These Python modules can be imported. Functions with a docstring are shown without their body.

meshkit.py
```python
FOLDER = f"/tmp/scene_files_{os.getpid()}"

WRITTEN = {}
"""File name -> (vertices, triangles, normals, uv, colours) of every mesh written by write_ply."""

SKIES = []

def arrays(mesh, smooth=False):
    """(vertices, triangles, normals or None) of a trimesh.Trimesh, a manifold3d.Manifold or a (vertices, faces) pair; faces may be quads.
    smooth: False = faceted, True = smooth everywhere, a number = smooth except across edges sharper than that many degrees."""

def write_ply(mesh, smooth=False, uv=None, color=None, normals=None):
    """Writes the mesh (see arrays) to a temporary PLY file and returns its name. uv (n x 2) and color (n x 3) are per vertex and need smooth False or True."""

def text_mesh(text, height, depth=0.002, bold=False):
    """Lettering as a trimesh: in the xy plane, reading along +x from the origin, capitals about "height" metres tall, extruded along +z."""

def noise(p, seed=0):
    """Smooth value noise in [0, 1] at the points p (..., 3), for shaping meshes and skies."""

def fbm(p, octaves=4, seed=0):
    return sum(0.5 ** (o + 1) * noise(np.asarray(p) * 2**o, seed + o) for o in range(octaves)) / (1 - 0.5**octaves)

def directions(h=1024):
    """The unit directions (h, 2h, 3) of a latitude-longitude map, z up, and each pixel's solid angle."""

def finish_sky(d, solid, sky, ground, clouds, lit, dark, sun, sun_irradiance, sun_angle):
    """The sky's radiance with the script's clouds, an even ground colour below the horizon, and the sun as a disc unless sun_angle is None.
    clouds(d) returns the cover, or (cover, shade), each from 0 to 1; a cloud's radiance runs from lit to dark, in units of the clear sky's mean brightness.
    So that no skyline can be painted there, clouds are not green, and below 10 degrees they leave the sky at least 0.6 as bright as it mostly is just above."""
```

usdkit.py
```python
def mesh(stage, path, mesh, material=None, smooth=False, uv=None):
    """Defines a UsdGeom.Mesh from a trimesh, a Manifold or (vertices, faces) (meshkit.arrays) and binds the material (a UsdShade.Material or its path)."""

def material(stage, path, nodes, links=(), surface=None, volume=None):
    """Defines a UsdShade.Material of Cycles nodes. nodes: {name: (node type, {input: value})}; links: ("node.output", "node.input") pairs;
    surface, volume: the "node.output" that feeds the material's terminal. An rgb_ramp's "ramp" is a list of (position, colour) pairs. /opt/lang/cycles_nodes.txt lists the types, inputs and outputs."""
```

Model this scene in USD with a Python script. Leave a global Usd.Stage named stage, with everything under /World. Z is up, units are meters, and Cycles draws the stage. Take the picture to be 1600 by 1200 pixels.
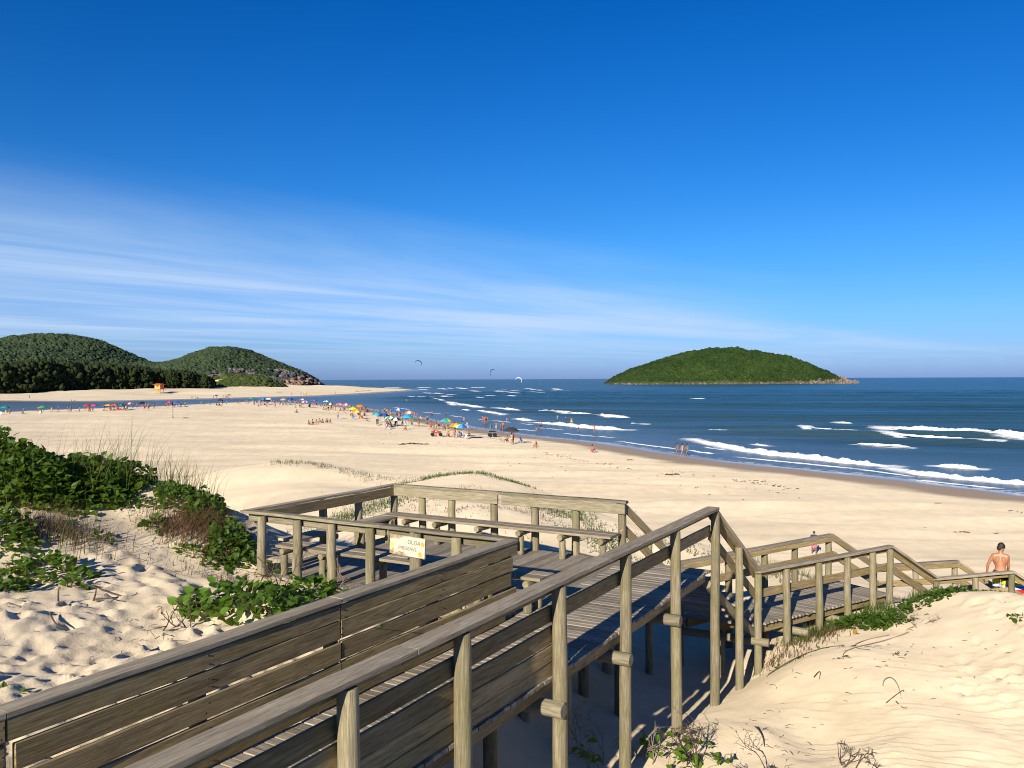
import math, random
import numpy as np, trimesh, manifold3d, shapely
from scipy.spatial import cKDTree
import usdkit, meshkit
from pxr import Usd, UsdGeom, UsdLux, UsdShade, Gf, Sdf, Vt

stage = Usd.Stage.CreateInMemory()
UsdGeom.SetStageUpAxis(stage, UsdGeom.Tokens.z)
UsdGeom.SetStageMetersPerUnit(stage, 1.0)
world = UsdGeom.Xform.Define(stage, '/World')
stage.SetDefaultPrim(world.GetPrim())
UsdGeom.Scope.Define(stage, '/World/Looks')
rng = np.random.default_rng(7)
random.seed(7)

# ------------------------------------------------------------------ camera
FPX, CAM_Z = 1310.0, 10.0
PITCH, ROLL = math.radians(0.337), math.radians(0.235)
fw = np.array([0, math.cos(PITCH), -math.sin(PITCH)])
r0, u0 = np.array([1.0, 0, 0]), np.array([0, math.sin(PITCH), math.cos(PITCH)])
rt = math.cos(ROLL) * r0 - math.sin(ROLL) * u0
up = math.cos(ROLL) * u0 + math.sin(ROLL) * r0
EYE = np.array([0, 0, CAM_Z])
cam = UsdGeom.Camera.Define(stage, '/World/camera')
cam.CreateHorizontalApertureAttr(36.0)
cam.CreateVerticalApertureAttr(27.0)
cam.CreateFocalLengthAttr(36.0 * FPX / 1600)
cam.CreateClippingRangeAttr(Gf.Vec2f(0.1, 200000))
cam.CreateExposureAttr(0.72)
cam.AddTransformOp().Set(Gf.Matrix4d(*rt, 0, *up, 0, *(-fw), 0, *EYE, 1))

def ray(px, py):
    return fw + (px - 800) / FPX * rt - (py - 600) / FPX * up
def at_z(px, py, z):
    d = ray(px, py)
    return EYE + d * (z - CAM_Z) / d[2]
def at_y(px, py, y):
    d = ray(px, py)
    return EYE + d * y / d[1]

# ------------------------------------------------------------------ light and sky
SUN_AZ, SUN_EL = math.radians(203.7), math.radians(22.0)
sunv = np.array([math.sin(SUN_AZ) * math.cos(SUN_EL), math.cos(SUN_AZ) * math.cos(SUN_EL), math.sin(SUN_EL)])
sun = UsdLux.DistantLight.Define(stage, '/World/sun')
sun.CreateNormalizeAttr(True)
sun.CreateIntensityAttr(1.25)
sun.CreateAngleAttr(0.5)
sun.CreateColorAttr(Gf.Vec3f(1.0, 0.90, 0.745))
_x = np.cross([0, 0, 1.0], sunv); _x /= np.linalg.norm(_x); _y = np.cross(sunv, _x)
sun.AddTransformOp().Set(Gf.Matrix4d(*_x, 0, *_y, 0, *sunv, 0, 0, 0, 50, 1))

dome = UsdLux.DomeLight.Define(stage, '/World/sky')
# cirrus sheet: a straight-edged veil of fibrous high cloud lying beyond a line in the cloud plane
skymat = usdkit.material(stage, '/World/Looks/sky', {
    'tc': ('texture_coordinate', {}),
    'sky': ('sky_texture', {'sky_type': 'single_scattering', 'sun_disc': False, 'sun_elevation': SUN_EL, 'sun_rotation': SUN_AZ,
                            'altitude': 20.0, 'air_density': 1.0, 'aerosol_density': 0.35, 'ozone_density': 3.0}),
    'grade': ('hsv', {'hue': 0.493, 'saturation': 1.42, 'value': 0.96, 'fac': 1.0}),
    'sep': ('separate_xyz', {}),
    'zc': ('math', {'math_type': 'maximum', 'value2': 0.02}),
    'px': ('math', {'math_type': 'divide'}),
    'py': ('math', {'math_type': 'divide'}),
    'pl': ('combine_xyz', {'z': 0.0}),
    # along / across the edge line direction (0.61, 0.79)
    'mapA': ('mapping', {'rotation': (0, 0, math.radians(-52)), 'scale': (1, 1, 1)}),
    'sc1': ('mapping', {'scale': (0.11, 0.36, 1)}),
    'n1': ('noise_texture', {'scale': 1.0, 'detail': 8.0, 'roughness': 0.62, 'distortion': 0.6}),
    'sc2': ('mapping', {'scale': (0.05, 0.16, 1), 'location': (3.1, 1.7, 0)}),
    'n2': ('noise_texture', {'scale': 1.0, 'detail': 4.0, 'roughness': 0.5, 'distortion': 0.3}),
    'q1': ('math', {'math_type': 'multiply', 'value2': -1.15}),
    'q2': ('math', {'math_type': 'add'}),
    'q3': ('math', {'math_type': 'multiply_add', 'value2': 12.0, 'value3': -6.0}),
    'q4': ('math', {'math_type': 'add'}),
    'q5': ('map_range', {'range_type': 'smoothstep', 'from_min': 6.2, 'from_max': 11.0, 'to_min': 0.0, 'to_max': 1.0, 'clamp': True}),
    'fib': ('map_range', {'range_type': 'smoothstep', 'from_min': 0.28, 'from_max': 0.74, 'to_min': 0.22, 'to_max': 1.0, 'clamp': True}),
    'cov': ('math', {'math_type': 'multiply'}),
    'low': ('map_range', {'range_type': 'smoothstep', 'from_min': 0.0, 'from_max': 0.07, 'to_min': 0.0, 'to_max': 1.0, 'clamp': True}),
    'cov2': ('math', {'math_type': 'multiply'}),
    'cov3': ('math', {'math_type': 'multiply', 'value2': 0.95}),
    'mx': ('mix', {'color2': (6.8, 8.8, 11.8)}),
    'bg': ('background_shader', {'strength': 0.05}),
    'tr': ('rgb_ramp', {'ramp': [(0.0, (.44, .74, 2.25)), (.035, (.56, .88, 1.9)), (.15, (.60, 1.0, 1.60)), (.45, (.46, .84, 1.46)), (1.0, (.48, .82, 1.36))]}), 'tint': ('mix', {'mix_type': 'multiply', 'fac': 1.0}),
}, [('tc.generated', 'sep.vector'), ('sep.z', 'zc.value1'), ('sep.x', 'px.value1'), ('zc.value', 'px.value2'), ('sep.y', 'py.value1'), ('zc.value', 'py.value2'),
    ('px.value', 'pl.x'), ('py.value', 'pl.y'), ('pl.vector', 'mapA.vector'),
    ('mapA.vector', 'sc1.vector'), ('sc1.vector', 'n1.vector'), ('mapA.vector', 'sc2.vector'), ('sc2.vector', 'n2.vector'),
    ('px.value', 'q1.value1'), ('q1.value', 'q2.value1'), ('py.value', 'q2.value2'), ('n2.fac', 'q3.value1'), ('q2.value', 'q4.value1'), ('q3.value', 'q4.value2'),
    ('q4.value', 'q5.value'), ('n1.fac', 'fib.value'), ('q5.result', 'cov.value1'), ('fib.result', 'cov.value2'),
    ('sep.z', 'low.value'), ('cov.value', 'cov2.value1'), ('low.result', 'cov2.value2'), ('cov2.value', 'cov3.value1'),
    ('sky.color', 'grade.color'), ('sep.z', 'tr.fac'), ('grade.color', 'tint.color1'), ('tr.color', 'tint.color2'), ('tint.color', 'mx.color1'), ('cov3.value', 'mx.fac'), ('mx.color', 'bg.color')], surface='bg.background')
UsdShade.MaterialBindingAPI.Apply(dome.GetPrim()).Bind(skymat)

# ------------------------------------------------------------------ helpers
_names = {}
def numbered(parent, name):
    k = _names.setdefault((parent, name), 0)
    _names[(parent, name)] = k + 1
    return f'{parent}/{name}' + (f'_{k:03d}' if k else '')
def tag(prim, label=None, cat=None, group=None, kind=None):
    prim = prim.GetPrim() if hasattr(prim, 'GetPrim') else prim
    for k, v in (('label', label), ('category', cat), ('group', group), ('kind', kind)):
        if v: prim.SetCustomDataByKey(k, v)
    return prim
def path_of(p):
    return '/World' if p is None else (p if isinstance(p, str) else str(p.GetPath()))
def thing(name, label, cat, loc=(0, 0, 0), rz=0.0, group=None, kind=None, scale=None):
    x = UsdGeom.Xform.Define(stage, numbered('/World', name))
    x.AddTranslateOp().Set(Gf.Vec3d(*map(float, loc)))
    x.AddRotateZOp().Set(float(math.degrees(rz)))
    if scale is not None: x.AddScaleOp().Set(Gf.Vec3f(*([float(scale)] * 3 if np.ndim(scale) == 0 else map(float, scale))))
    tag(x, label, cat, group, kind)
    return x
def put(name, mesh, mat, parent=None, M=None, smooth=False, label=None, kind=None):
    m = usdkit.mesh(stage, numbered(path_of(parent), name), mesh, mat, smooth=smooth)
    if M is not None:
        m.AddTransformOp().Set(Gf.Matrix4d(*[float(v) for v in np.asarray(M).T.ravel()]))
    tag(m, label, None, None, kind)
    return m
def copy_of(proto, name, label, cat, loc, rz=0.0, group=None, scale=None):
    x = thing(name, label, cat, loc, rz, group, None, scale)
    x.GetPrim().GetReferences().AddInternalReference(proto.GetPath())
    x.GetPrim().SetInstanceable(True)
    return x
def primvar(m, name, vals):
    UsdGeom.PrimvarsAPI(m).CreatePrimvar(name, Sdf.ValueTypeNames.FloatArray, 'vertex').Set(Vt.FloatArray.FromNumpy(np.asarray(vals, np.float32)))
def sstep(a, b, x):
    t = np.clip((np.asarray(x, float) - a) / (b - a), 0, 1)
    return t * t * (3 - 2 * t)
def frame(p, q, upv=(0, 0, 1)):
    """4x4 with local x from p to q, z near upv; origin p."""
    p, q = np.asarray(p, float), np.asarray(q, float)
    x = q - p; L = np.linalg.norm(x); x = x / L
    z = np.asarray(upv, float) - np.dot(upv, x) * x
    if np.linalg.norm(z) < 1e-6: z = np.array([1.0, 0, 0]) - x[0] * x
    z /= np.linalg.norm(z); y = np.cross(z, x)
    M = np.eye(4); M[:3, 0], M[:3, 1], M[:3, 2], M[:3, 3] = x, y, z, p
    return M, L
def beam_mesh(L, W, H, ch=0.006, seg=2, jit=0.002, rs=None):
    """Board along +x, centred in y and z, with chamfered long edges and a slight warp."""
    rs = rs or rng
    w, h = W / 2, H / 2
    ch = min(ch, w * .45, h * .45)
    prof = np.array([[-w + ch, -h], [w - ch, -h], [w, -h + ch], [w, h - ch], [w - ch, h], [-w + ch, h], [-w, h - ch], [-w, -h + ch]])
    V = []
    for i in range(seg + 1):
        o = rs.normal(0, jit, 2) if 0 < i < seg or seg == 1 else rs.normal(0, jit * .6, 2)
        sk = rs.normal(0, jit * .8)
        for a, b in prof:
            V.append([L * i / seg + (sk * (a / w) if i in (0, seg) else 0), a + o[0], b + o[1]])
    F = []
    for i in range(seg):
        for k in range(8):
            a, b = i * 8 + k, i * 8 + (k + 1) % 8
            F += [[a, a + 8, b + 8], [a, b + 8, b]]
    for k in range(1, 7):
        F.append([0, k, k + 1]); e = seg * 8
        F.append([e, e + k + 1, e + k])
    F = np.array(F)
    return np.array(V), F[:, ::-1]
def log_mesh(L, ra, rb, n=12, seg=4, jit=0.004, ch=0.012, rs=None):
    """Round log along +x with slight bends and chamfered ends."""
    rs = rs or rng
    xs = [0, ch] + list(np.linspace(0, L, seg + 1)[1:-1]) + [L - ch, L]
    fac = [1 - ch / ra * .7, 1] + [1] * (seg - 1) + [1, 1 - ch / rb * .7]
    V = []; ph = np.arange(n) * 2 * math.pi / n
    wob = rs.normal(0, .025, n)
    for i, x in enumerate(xs):
        r = (ra + (rb - ra) * x / L) * fac[i]
        o = rs.normal(0, jit, 2) if 1 < i < len(xs) - 2 else np.zeros(2)
        for k in range(n):
            rr = r * (1 + wob[k])
            V.append([x, o[0] + rr * math.cos(ph[k]), o[1] + rr * math.sin(ph[k])])
    F = []
    for i in range(len(xs) - 1):
        for k in range(n):
            a, b = i * n + k, i * n + (k + 1) % n
            F += [[a, b + n, a + n], [a, b, b + n]]
    V += [[0, 0, 0], [L, 0, 0]]; c0 = len(V) - 2
    e = (len(xs) - 1) * n
    for k in range(n):
        F += [[c0, (k + 1) % n, k], [c0 + 1, e + k, e + (k + 1) % n]]
    return np.array(V), np.array(F)[:, ::-1]
def board(name, p, q, W, H, mat, parent, upv=(0, 0, 1), jit=0.002, seg=2, label=None):
    M, L = frame(p, q, upv)
    return put(name, beam_mesh(L, W, H, jit=jit, seg=seg), mat, parent, M, label=label)
def log(name, p, q, ra, rb, mat, parent, n=12, label=None, jit=.004, seg=4):
    M, L = frame(p, q, (0, 0, 1) if abs(p[2] - q[2]) < .8 * np.linalg.norm(np.asarray(q, float) - p) else (0, 1, 0))
    return put(name, log_mesh(L, ra, rb, n, seg, jit), mat, parent, M, smooth=35, label=label)
def tube(pts, radii, n=4):
    pts = np.asarray(pts, float); radii = np.broadcast_to(radii, len(pts))
    V, F = [], []
    for i, p in enumerate(pts):
        t = pts[min(i + 1, len(pts) - 1)] - pts[max(i - 1, 0)]; t = t / (np.linalg.norm(t) + 1e-9)
        a = np.cross(t, [0.3, 0.2, 1.0]); a /= np.linalg.norm(a) + 1e-9; b = np.cross(t, a)
        for k in range(n):
            c = 2 * math.pi * k / n
            V.append(p + radii[i] * (math.cos(c) * a + math.sin(c) * b))
    for i in range(len(pts) - 1):
        for k in range(n):
            a, b = i * n + k, i * n + (k + 1) % n
            F += [[a, b, b + n], [a, b + n, a + n]]
    return np.array(V), np.array(F)
def join(ms):
    V, F, o = [], [], 0
    for v, f in ms:
        V.append(v); F.append(np.asarray(f) + o); o += len(v)
    return np.vstack(V), np.vstack(F)
def rotz(a):
    c, s = math.cos(a), math.sin(a)
    return np.array([[c, -s, 0], [s, c, 0], [0, 0, 1.0]])

# ------------------------------------------------------------------ materials
def P(name, color, rough=.6, spec=.5, **kw):
    return usdkit.material(stage, '/World/Looks/' + name, {'p': ('principled_bsdf', {'base_color': color, 'roughness': rough, 'specular_ior_level': spec, **kw})}, surface='p.BSDF')
def wood(name, dark, mid, light, stain, stain_amt=.55, spots=False):
    return usdkit.material(stage, '/World/Looks/' + name, {
        'tc': ('texture_coordinate', {}), 'oi': ('object_info', {}),
        'off': ('combine_xyz', {}), 'om': ('math', {'math_type': 'multiply', 'value2': 40.0}), 'add': ('mix', {'mix_type': 'add', 'fac': 1.0}),
        'm1': ('mapping', {'scale': (1.6, 26, 26)}), 'n1': ('noise_texture', {'scale': 1.0, 'detail': 6.0, 'roughness': .65, 'distortion': 1.2}),
        'm2': ('mapping', {'scale': (6, 120, 120)}), 'n2': ('noise_texture', {'scale': 1.0, 'detail': 3.0, 'roughness': .6}),
        'r1': ('rgb_ramp', {'ramp': [(0.25, dark), (0.5, mid), (0.78, light)]}),
        'n3': ('noise_texture', {'scale': 2.3, 'detail': 5.0, 'roughness': .65}), 'r3': ('map_range', {'from_min': .45, 'from_max': .72, 'to_min': 0, 'to_max': stain_amt, 'clamp': True}),
        'mx': ('mix', {'color2': stain}),
        'r2': ('map_range', {'from_min': .3, 'from_max': .75, 'to_min': .62, 'to_max': 1.18, 'clamp': True}),
        'mul': ('mix', {'mix_type': 'multiply', 'fac': 1.0}), 'g': ('combine_color', {}),
        'rv': ('map_range', {'from_min': 0, 'from_max': 1, 'to_min': .68, 'to_max': 1.25}), 'g2': ('combine_color', {}), 'mul2': ('mix', {'mix_type': 'multiply', 'fac': 1.0}),
        'n4': ('noise_texture', {'scale': 23.0, 'detail': 2.0, 'roughness': .7}), 'r4': ('map_range', {'from_min': .70, 'from_max': .78, 'to_min': 0, 'to_max': .8 if spots else .12, 'clamp': True}),
        'mx4': ('mix', {'color2': (.5, .49, .46)}),
        'hs': ('math', {'math_type': 'multiply_add', 'value2': .6}), 'bp': ('bump', {'strength': .55, 'distance': .006}),
        'p': ('principled_bsdf', {'roughness': .82, 'specular_ior_level': .25})},
        [('oi.random', 'om.value1'), ('om.value', 'off.x'), ('om.value', 'off.y'), ('tc.object', 'add.color1'), ('off.vector', 'add.color2'),
         ('add.color', 'm1.vector'), ('m1.vector', 'n1.vector'), ('add.color', 'm2.vector'), ('m2.vector', 'n2.vector'), ('n1.fac', 'r1.fac'),
         ('add.color', 'n3.vector'), ('n3.fac', 'r3.value'), ('r3.result', 'mx.fac'), ('r1.color', 'mx.color1'),
         ('n2.fac', 'r2.value'), ('r2.result', 'g.r'), ('r2.result', 'g.g'), ('r2.result', 'g.b'), ('mx.color', 'mul.color1'), ('g.color', 'mul.color2'),
         ('oi.random', 'rv.value'), ('rv.result', 'g2.r'), ('rv.result', 'g2.g'), ('rv.result', 'g2.b'), ('mul.color', 'mul2.color1'), ('g2.color', 'mul2.color2'),
         ('add.color', 'n4.vector'), ('n4.fac', 'r4.value'), ('r4.result', 'mx4.fac'), ('mul2.color', 'mx4.color1'), ('mx4.color', 'p.base_color'),
         ('n2.fac', 'hs.value1'), ('n1.fac', 'hs.value3'), ('hs.value', 'bp.height'), ('bp.normal', 'p.normal')], surface='p.BSDF')
W_BOARD = wood('weathered_board', (.12, .08, .032), (.32, .238, .12), (.47, .375, .22), (.27, .21, .06))
W_CAP = wood('weathered_cap', (.15, .118, .075), (.335, .28, .195), (.49, .425, .315), (.25, .20, .12), .5, True)
W_PLANK = wood('deck_plank', (.13, .105, .08), (.31, .265, .205), (.44, .39, .31), (.27, .235, .14), .5)
W_POST = wood('post_wood', (.115, .09, .05), (.25, .212, .135), (.39, .335, .225), (.18, .175, .07), .75)
W_RAIL = wood('pale_rail', (.1, .083, .053), (.22, .19, .13), (.33, .29, .205), (.19, .17, .07), .7)

SAND = usdkit.material(stage, '/World/Looks/sand', {
    'geo': ('geometry', {}), 'sep': ('separate_xyz', {}),
    'nw': ('noise_texture', {'scale': .09, 'detail': 4.0, 'roughness': .55}),
    'wz': ('math', {'math_type': 'multiply_add', 'value2': -.28, 'value3': .14}), 'wz2': ('math', {'math_type': 'add'}),
    'wet': ('map_range', {'range_type': 'smoothstep', 'from_min': .30, 'from_max': .43, 'to_min': 1.0, 'to_max': 0.0, 'clamp': True}),
    'n1': ('noise_texture', {'scale': 1.1, 'detail': 6.0, 'roughness': .6}),
    'r1': ('rgb_ramp', {'ramp': [(.3, (.55, .455, .315)), (.7, (.65, .55, .392))]}),
    'mp': ('mapping', {'scale': (.035, .16, 1)}), 'n5': ('noise_texture', {'scale': 1.0, 'detail': 4.0, 'roughness': .6}),
    'r5': ('map_range', {'from_min': .33, 'from_max': .68, 'to_min': .84, 'to_max': 1.05, 'clamp': True}), 'g5': ('combine_color', {}), 'mu5': ('mix', {'mix_type': 'multiply', 'fac': 1.0}),
    'n2': ('noise_texture', {'scale': 160.0, 'detail': 2.0, 'roughness': .8}),
    'r2': ('map_range', {'from_min': .3, 'from_max': .7, 'to_min': .82, 'to_max': 1.12, 'clamp': True}), 'g2': ('combine_color', {}), 'mu2': ('mix', {'mix_type': 'multiply', 'fac': 1.0}),
    'wm': ('mix', {'color2': (.21, .165, .125)}),
    'wv': ('map_range', {'range_type': 'smoothstep', 'from_min': .06, 'from_max': .24, 'to_min': 1.0, 'to_max': 0.0, 'clamp': True}),
    'rg': ('map_range', {'from_min': 0, 'from_max': 1, 'to_min': .9, 'to_max': .2}),
    'n3': ('noise_texture', {'scale': 22.0, 'detail': 5.0, 'roughness': .7}),
    'bs': ('map_range', {'from_min': 0, 'from_max': 1, 'to_min': .5, 'to_max': .03}),
    'bp': ('bump', {'distance': .02}),
    'sp': ('map_range', {'from_min': 0, 'from_max': 1, 'to_min': .1, 'to_max': .6}),
    'p': ('principled_bsdf', {'diffuse_roughness': .4})},
    [('geo.position', 'sep.vector'), ('geo.position', 'nw.vector'), ('nw.fac', 'wz.value1'), ('sep.z', 'wz2.value1'), ('wz.value', 'wz2.value2'), ('wz2.value', 'wet.value'),
     ('geo.position', 'n1.vector'), ('n1.fac', 'r1.fac'), ('geo.position', 'mp.vector'), ('mp.vector', 'n5.vector'), ('n5.fac', 'r5.value'),
     ('r5.result', 'g5.r'), ('r5.result', 'g5.g'), ('r5.result', 'g5.b'), ('r1.color', 'mu5.color1'), ('g5.color', 'mu5.color2'),
     ('geo.position', 'n2.vector'), ('n2.fac', 'r2.value'), ('r2.result', 'g2.r'), ('r2.result', 'g2.g'), ('r2.result', 'g2.b'), ('mu5.color', 'mu2.color1'), ('g2.color', 'mu2.color2'),
     ('mu2.color', 'wm.color1'), ('wet.result', 'wm.fac'), ('wm.color', 'p.base_color'), ('wz2.value', 'wv.value'), ('wv.result', 'rg.value'), ('rg.result', 'p.roughness'),
     ('geo.position', 'n3.vector'), ('n3.fac', 'bp.height'), ('wet.result', 'bs.value'), ('bs.result', 'bp.strength'), ('bp.normal', 'p.normal'), ('wv.result', 'sp.value'), ('sp.result', 'p.specular_ior_level')], surface='p.BSDF')

WATER = usdkit.material(stage, '/World/Looks/sea_water', {
    'geo': ('geometry', {}), 'af': ('attribute', {'attribute': 'foam'}), 'ash': ('attribute', {'attribute': 'shallow'}), 'ac': ('attribute', {'attribute': 'chop'}),
    'mp': ('mapping', {'rotation': (0, 0, math.radians(-12)), 'scale': (.18, .75, 1)}), 'n1': ('noise_texture', {'scale': 1.0, 'detail': 7.0, 'roughness': .62}),
    'mp2': ('mapping', {'rotation': (0, 0, math.radians(-8)), 'scale': (.004, .03, 1)}), 'n2': ('noise_texture', {'scale': 1.0, 'detail': 5.0, 'roughness': .6}),
    'cr': ('rgb_ramp', {'ramp': [(.3, (.018, .054, .062)), (.7, (.034, .086, .088))]}),
    'cm': ('mix', {'color2': (.10, .115, .11)}), 
    'mp3': ('mapping', {'scale': (.45, 1.1, 1)}), 'n3': ('noise_texture', {'scale': 1.0, 'detail': 7.0, 'roughness': .75}), 'fs': ('math', {'math_type': 'add'}), 'ft': ('map_range', {'range_type': 'smoothstep', 'from_min': .92, 'from_max': 1.12, 'to_min': 0, 'to_max': 1, 'clamp': True}),
    'fm': ('mix', {'color2': (.78, .80, .80)}), 'rr': ('map_range', {'from_min': 0, 'from_max': 1, 'to_min': .28, 'to_max': .8}),
    'bp': ('bump', {'strength': .6, 'distance': .7}),
    'p': ('principled_bsdf', {'ior': 1.33, 'specular_ior_level': .26})},
    [('geo.position', 'mp.vector'), ('mp.vector', 'n1.vector'), ('geo.position', 'mp2.vector'), ('mp2.vector', 'n2.vector'), ('n2.fac', 'cr.fac'), ('cr.color', 'cm.color1'), ('ash.fac', 'cm.fac'),
     ('geo.position', 'mp3.vector'), ('mp3.vector', 'n3.vector'), ('n3.fac', 'fs.value1'), ('af.fac', 'fs.value2'), ('fs.value', 'ft.value'), ('ft.result', 'fm.fac'), ('cm.color', 'fm.color1'), ('fm.color', 'p.base_color'),
     ('ft.result', 'rr.value'), ('rr.result', 'p.roughness'), ('n1.fac', 'bp.height'), ('ac.fac', 'bp.strength'), ('bp.normal', 'p.normal')], surface='p.BSDF')
FOAM = usdkit.material(stage, '/World/Looks/foam', {
    'geo': ('geometry', {}), 'n': ('noise_texture', {'scale': 2.2, 'detail': 6.0, 'roughness': .7}), 'r': ('rgb_ramp', {'ramp': [(.3, (.62, .66, .68)), (.55, (.86, .87, .87))]}),
    'bp': ('bump', {'strength': .6, 'distance': .15}), 'p': ('principled_bsdf', {'roughness': .9, 'specular_ior_level': .2})},
    [('geo.position', 'n.vector'), ('n.fac', 'r.fac'), ('r.color', 'p.base_color'), ('n.fac', 'bp.height'), ('bp.normal', 'p.normal')], surface='p.BSDF')
def leafmat(name, a, b, c, trans=(.16, .24, .03), tw=.3, rough=.42, spec=.35):
    return usdkit.material(stage, '/World/Looks/' + name, {
        'geo': ('geometry', {}), 'r': ('rgb_ramp', {'ramp': [(0, a), (.55, b), (1, c)]}),
        'p': ('principled_bsdf', {'roughness': rough, 'specular_ior_level': spec}), 't': ('translucent_bsdf', {'color': trans}), 'm': ('mix_closure', {'fac': tw})},
        [('geo.random_per_island', 'r.fac'), ('r.color', 'p.base_color'), ('p.BSDF', 'm.closure1'), ('t.BSDF', 'm.closure2')], surface='m.closure')
LEAF = leafmat('shrub_leaf', (.05, .10, .011), (.125, .22, .024), (.27, .35, .045), (.32, .42, .035), .3, .55, .25)
LEAF2 = leafmat('bright_leaf', (.08, .17, .015), (.17, .30, .03), (.28, .40, .055), (.34, .46, .045), .35, .5, .25)
LEAF_Y = leafmat('yellow_leaf', (.35, .2, .03), (.45, .3, .05), (.5, .35, .08), (.4, .25, .05), .3)
GRASS = leafmat('beach_grass', (.10, .12, .03), (.2, .19, .07), (.33, .28, .13), (.3, .28, .1), .25, .6, .2)
GRASS_G = leafmat('green_grass', (.05, .09, .015), (.10, .15, .03), (.2, .22, .06), (.2, .26, .05), .25, .6, .2)
DRY = leafmat('dry_grass', (.12, .07, .035), (.22, .13, .065), (.34, .22, .12), (.2, .12, .05), .15, .7, .15)
TWIG = P('twig', (.085, .06, .042), .85, .15)
TWIG_P = P('pale_twig', (.22, .17, .13), .85, .15)
def canopymat(name, a, b, c, scale=.35):
    return usdkit.material(stage, '/World/Looks/' + name, {
        'oi': ('object_info', {}), 'geo': ('geometry', {}), 'r': ('rgb_ramp', {'ramp': [(0, a), (.5, b), (1, c)]}),
        'n': ('noise_texture', {'scale': scale, 'detail': 5.0, 'roughness': .7}), 'nn': ('noise_texture', {'scale': .022, 'detail': 6.0, 'roughness': .65}),
        'ad': ('math', {'math_type': 'multiply_add', 'value2': .35}), 'mr': ('map_range', {'from_min': .3, 'from_max': .72, 'to_min': 0, 'to_max': .65, 'clamp': True}),
        'bp': ('bump', {'strength': 1.0, 'distance': 1.2}), 'p': ('principled_bsdf', {'roughness': .8, 'specular_ior_level': .1})},
        [('geo.position', 'n.vector'), ('geo.position', 'nn.vector'), ('nn.fac', 'mr.value'), ('oi.random', 'ad.value1'), ('mr.result', 'ad.value3'), ('ad.value', 'r.fac'), ('r.color', 'p.base_color'),
         ('n.fac', 'bp.height'), ('bp.normal', 'p.normal')], surface='p.BSDF')
ISLE_LEAF = canopymat('island_canopy', (.010, .024, .006), (.022, .044, .010), (.044, .072, .016))
HILL_LEAF = canopymat('hill_canopy', (.023, .038, .020), (.039, .061, .029), (.063, .086, .040))
SCRUB_LEAF = canopymat('scrub_canopy', (.03, .05, .012), (.05, .07, .018), (.08, .09, .028))
PINE_LEAF = canopymat('wood_canopy', (.016, .025, .008), (.028, .04, .013), (.05, .058, .02), .8)
def rockmat(name, lo, mid, hi, scale=.25):
    return usdkit.material(stage, '/World/Looks/' + name, {'geo': ('geometry', {}), 'n': ('noise_texture', {'scale': scale, 'detail': 7.0, 'roughness': .7}),
        'r': ('rgb_ramp', {'ramp': [(.3, lo), (.5, mid), (.72, hi)]}), 'bp': ('bump', {'strength': 1.0, 'distance': .8}), 'p': ('principled_bsdf', {'roughness': .85, 'specular_ior_level': .2})},
        [('geo.position', 'n.vector'), ('n.fac', 'r.fac'), ('r.color', 'p.base_color'), ('n.fac', 'bp.height'), ('bp.normal', 'p.normal')], surface='p.BSDF')
ROCK = rockmat('shore_rock', (.045, .035, .03), (.14, .11, .085), (.34, .28, .22))
ROCK_D = rockmat('cliff_rock', (.03, .028, .028), (.1, .09, .085), (.3, .27, .24))
ROCK_R = rockmat('red_rock', (.1, .06, .04), (.24, .15, .1), (.4, .3, .22))

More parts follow.
